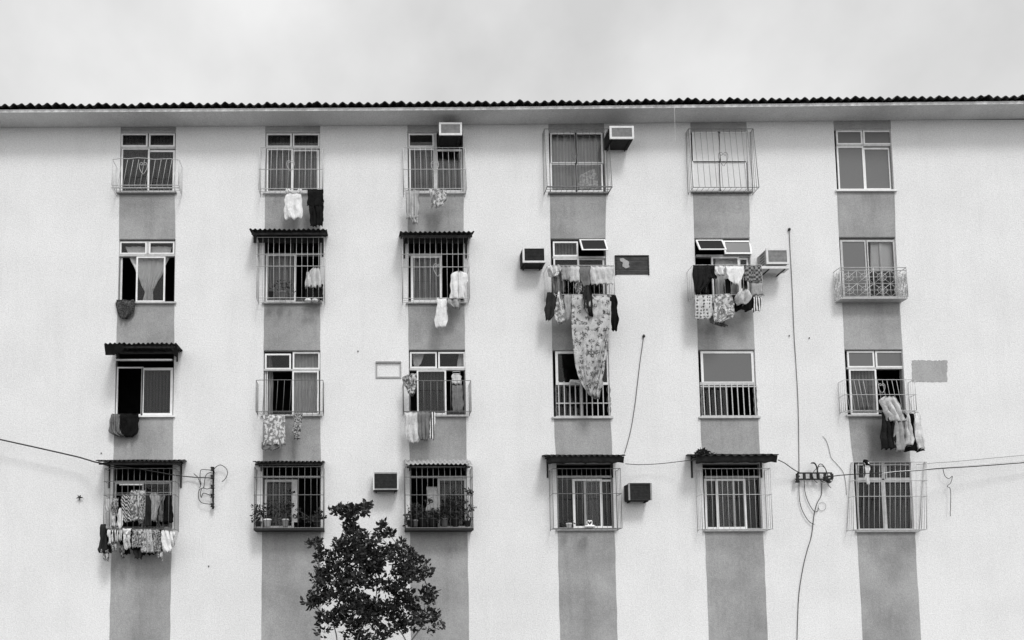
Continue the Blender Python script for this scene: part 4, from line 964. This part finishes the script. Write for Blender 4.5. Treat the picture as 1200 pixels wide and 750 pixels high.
# ------------------------------------------------------------------ tree in front of the wall
def tree():
    D = 2.6
    base = P(432, 745, D); base.z = 0
    g = thing('small_tree', 'dark leafy young tree rising in front of the wall between second and third bays', 'tree', base)
    clumps = [(388,598,3,14),(394,599,5,34),(401,597,6,60),(408,597,6,60),(415,599,7,80),(422,599,6,60),(427,594,5,50),(430,592,4,30),(428,601,3,16),(405,604,6,44),(411,611,6,60),(409,619,6,60),(417,622,7,70),(413,629,8,80),(419,634,8,80),
      (402,633,5,34),(397,638,7,60),(404,645,10,130),(425,641,9,110),(416,650,13,220),(396,655,11,150),(430,655,12,180),(428,627,4,20),
      (444,625,4,26),(449,618,5,34),(450,613,3,12),(456,626,5,44),(460,624,3,18),(440,634,7,60),(437,644,8,80),(447,650,10,130),(457,643,8,80),(467,640,6,40),(472,634,3,12),(478,645,6,44),(468,653,11,140),(481,655,9,90),(490,656,6,36),(499,658,4,14),
      (364,637,3,14),(369,636,5,34),(375,636,4,22),(374,645,5,26),(376,652,6,44),(381,658,6,34),(373,657,3,12),(386,647,4,14),
      (385,672,13,160),(410,672,16,300),(440,672,18,320),(470,672,16,260),(495,672,9,80),(372,678,9,80),
      (378,700,15,200),(405,700,18,340),(440,705,22,420),(475,702,18,320),(505,698,11,100),(362,702,8,60),(390,730,18,260),(425,735,20,320),(465,735,20,300),(500,728,14,140)]
    lf = MB(); tr = MB(); hub = [P(418,752,D), P(450,752,D+.1), P(395,752,D-.05), P(478,756,D)]
    tr.tube(cr([base, base+Vector((.05,0,.5)), P(432,768,D)+Vector((0,0,0))], 5), [.07]*5+[.06]*6 if False else .06, 8)
    for h in hub: tr.tube(cr([P(432,775,D), (P(432,765,D)+h)/2, h], 4), [.05,.048,.046,.042,.04,.036,.034,.03,.028], 7)
    cc = []
    for (x, y, r, n) in clumps:
        dd = D+rng.uniform(-.35, .35)*(1 if r > 6 else .5); c = P(x, y, dd); cc.append((c, x, y))
        rr_ = r/57
        if y < 662: leaves(lf, c, (rr_, rr_, rr_), n, .105)
        else:
            for _ in range(11):
                q = c+Vector((rng.uniform(-1,1)*rr_*.9, rng.uniform(-.15,.15), rng.uniform(-1,1)*rr_*.85)); leaves(lf, q, (rr_*.45, rr_*.42, rr_*.40), n//7, .105)
    # twigs: each clump is joined to the nearest lower clump
    for (c, x, y) in cc:
        best = None
        for (e, ex, ey) in cc+[(h, 0, 0) for h in hub]:
            if e.z < c.z-.03:
                dist = (e-c).length
                if best is None or dist < best[0]: best = (dist, e)
        if best and best[0] < 1.2:
            rad = .004+.010*max(0, min(1, (4.4-c.z)/3)); tr.tube(cr([best[1], (best[1]+c)/2+Vector((rng.uniform(-.03,.03), 0, rng.uniform(-.02,.02))), c], 3), rad, 5)
    tr.build('trunk', 'bark', g); lf.build('crown', 'leaf_tree', g)
tree()

# ------------------------------------------------------------------ ground
simple('ground', .13, .95, 0, .15, 1.2, .3)
m = MB(); m.quad((-300,-300,0), (300,-300,0), (300,300,0), (-300,300,0)); o = m.build('ground', 'ground', None, (0,0,0)); tag(o, kind='structure')
m = MB(); m.box((X0-1,-1.4,0), (X1+1,-.001,.12)); o = m.build('pavement', 'patch'); tag(o, kind='structure')

# ------------------------------------------------------------------ sky and light (overcast, monochrome)
SUN_EL, SUN_AZ = 52, 162     # degrees; azimuth measured so that the sun stands behind and right of the camera
wd = bpy.data.worlds.new("World"); sc.world = wd; wd.use_nodes = True; nt = wd.node_tree
bg = nt.nodes['Background']; bg.inputs[1].default_value = .10
sky = nt.nodes.new('ShaderNodeTexSky'); sky.sky_type = 'NISHITA'; sky.sun_disc = False
sky.sun_elevation = R(SUN_EL); sky.sun_rotation = R(SUN_AZ); sky.dust_density = 3
bw = nt.nodes.new('ShaderNodeRGBToBW'); nt.links.new(sky.outputs[0], bw.inputs[0])
tc = nt.nodes.new('ShaderNodeTexCoord'); sep = nt.nodes.new('ShaderNodeSeparateXYZ'); nt.links.new(tc.outputs['Generated'], sep.inputs[0])
# cloud deck: brighter towards the zenith as every overcast sky is
mr = nt.nodes.new('ShaderNodeMapRange'); nt.links.new(sep.outputs[2], mr.inputs[0])
mr.inputs[1].default_value = 0; mr.inputs[2].default_value = 1; mr.inputs[3].default_value = 10.3; mr.inputs[4].default_value = 13
cn = nt.nodes.new('ShaderNodeTexNoise'); cn.inputs['Scale'].default_value = 4.2; cn.inputs['Detail'].default_value = 6; nt.links.new(tc.outputs['Generated'], cn.inputs['Vector'])
cm = nt.nodes.new('ShaderNodeMapRange'); nt.links.new(cn.outputs['Fac'], cm.inputs[0]); cm.inputs[1].default_value = .35; cm.inputs[2].default_value = .7; cm.inputs[3].default_value = .90; cm.inputs[4].default_value = 1.24
# and brighter on the side where the veiled sun stands
sm_ = nt.nodes.new('ShaderNodeMapRange'); nt.links.new(sep.outputs[1], sm_.inputs[0]); sm_.inputs[1].default_value = -1; sm_.inputs[2].default_value = 1; sm_.inputs[3].default_value = 1.0; sm_.inputs[4].default_value = .50
m0 = nt.nodes.new('ShaderNodeMath'); m0.operation = 'MULTIPLY'; nt.links.new(mr.outputs[0], m0.inputs[0]); nt.links.new(sm_.outputs[0], m0.inputs[1])
mu = nt.nodes.new('ShaderNodeMath'); mu.operation = 'MULTIPLY'; nt.links.new(m0.outputs[0], mu.inputs[0]); nt.links.new(cm.outputs[0], mu.inputs[1])
mxs = nt.nodes.new('ShaderNodeMix'); mxs.data_type = 'FLOAT'; mxs.inputs[0].default_value = .85
nt.links.new(bw.outputs[0], mxs.inputs[2]); nt.links.new(mu.outputs[0], mxs.inputs[3])
nt.links.new(mxs.outputs[0], bg.inputs[0])
ld = bpy.data.lights.new('sun', 'SUN'); ld.energy = 1.5; ld.angle = R(15); ld.color = (1, 1, 1)
lo = bpy.data.objects.new('sun', ld); COL.objects.link(lo)
az = R(SUN_AZ); el = R(SUN_EL)
sd = Vector((math.sin(az)*math.cos(el), math.cos(az)*math.cos(el), math.sin(el)))
lo.rotation_euler = sd.to_track_quat('Z', 'Y').to_euler(); lo.location = (8, -10, 25)

# ------------------------------------------------------------------ camera object
from mathutils import Matrix
cd = bpy.data.cameras.new('camera'); co = bpy.data.objects.new('camera', cd); COL.objects.link(co)
M = Matrix((rt, up, -fw)).transposed().to_4x4(); M.translation = CAM; co.matrix_world = M
cd.sensor_width = 36; cd.sensor_fit = 'HORIZONTAL'; cd.lens = F/1200*36
cd.shift_x = (600-CX)/1200; cd.shift_y = (CY-375)/1200; cd.clip_end = 2000; cd.clip_start = .05
sc.camera = co
sc.view_settings.view_transform = 'Standard'; sc.view_settings.look = 'None'; sc.view_settings.gamma = 1
sc.view_settings.use_curve_mapping = False; sc.view_settings.exposure = .29
for o in bpy.data.objects:
    for k in ('_w', '_b'):
        if k in o: del o[k]
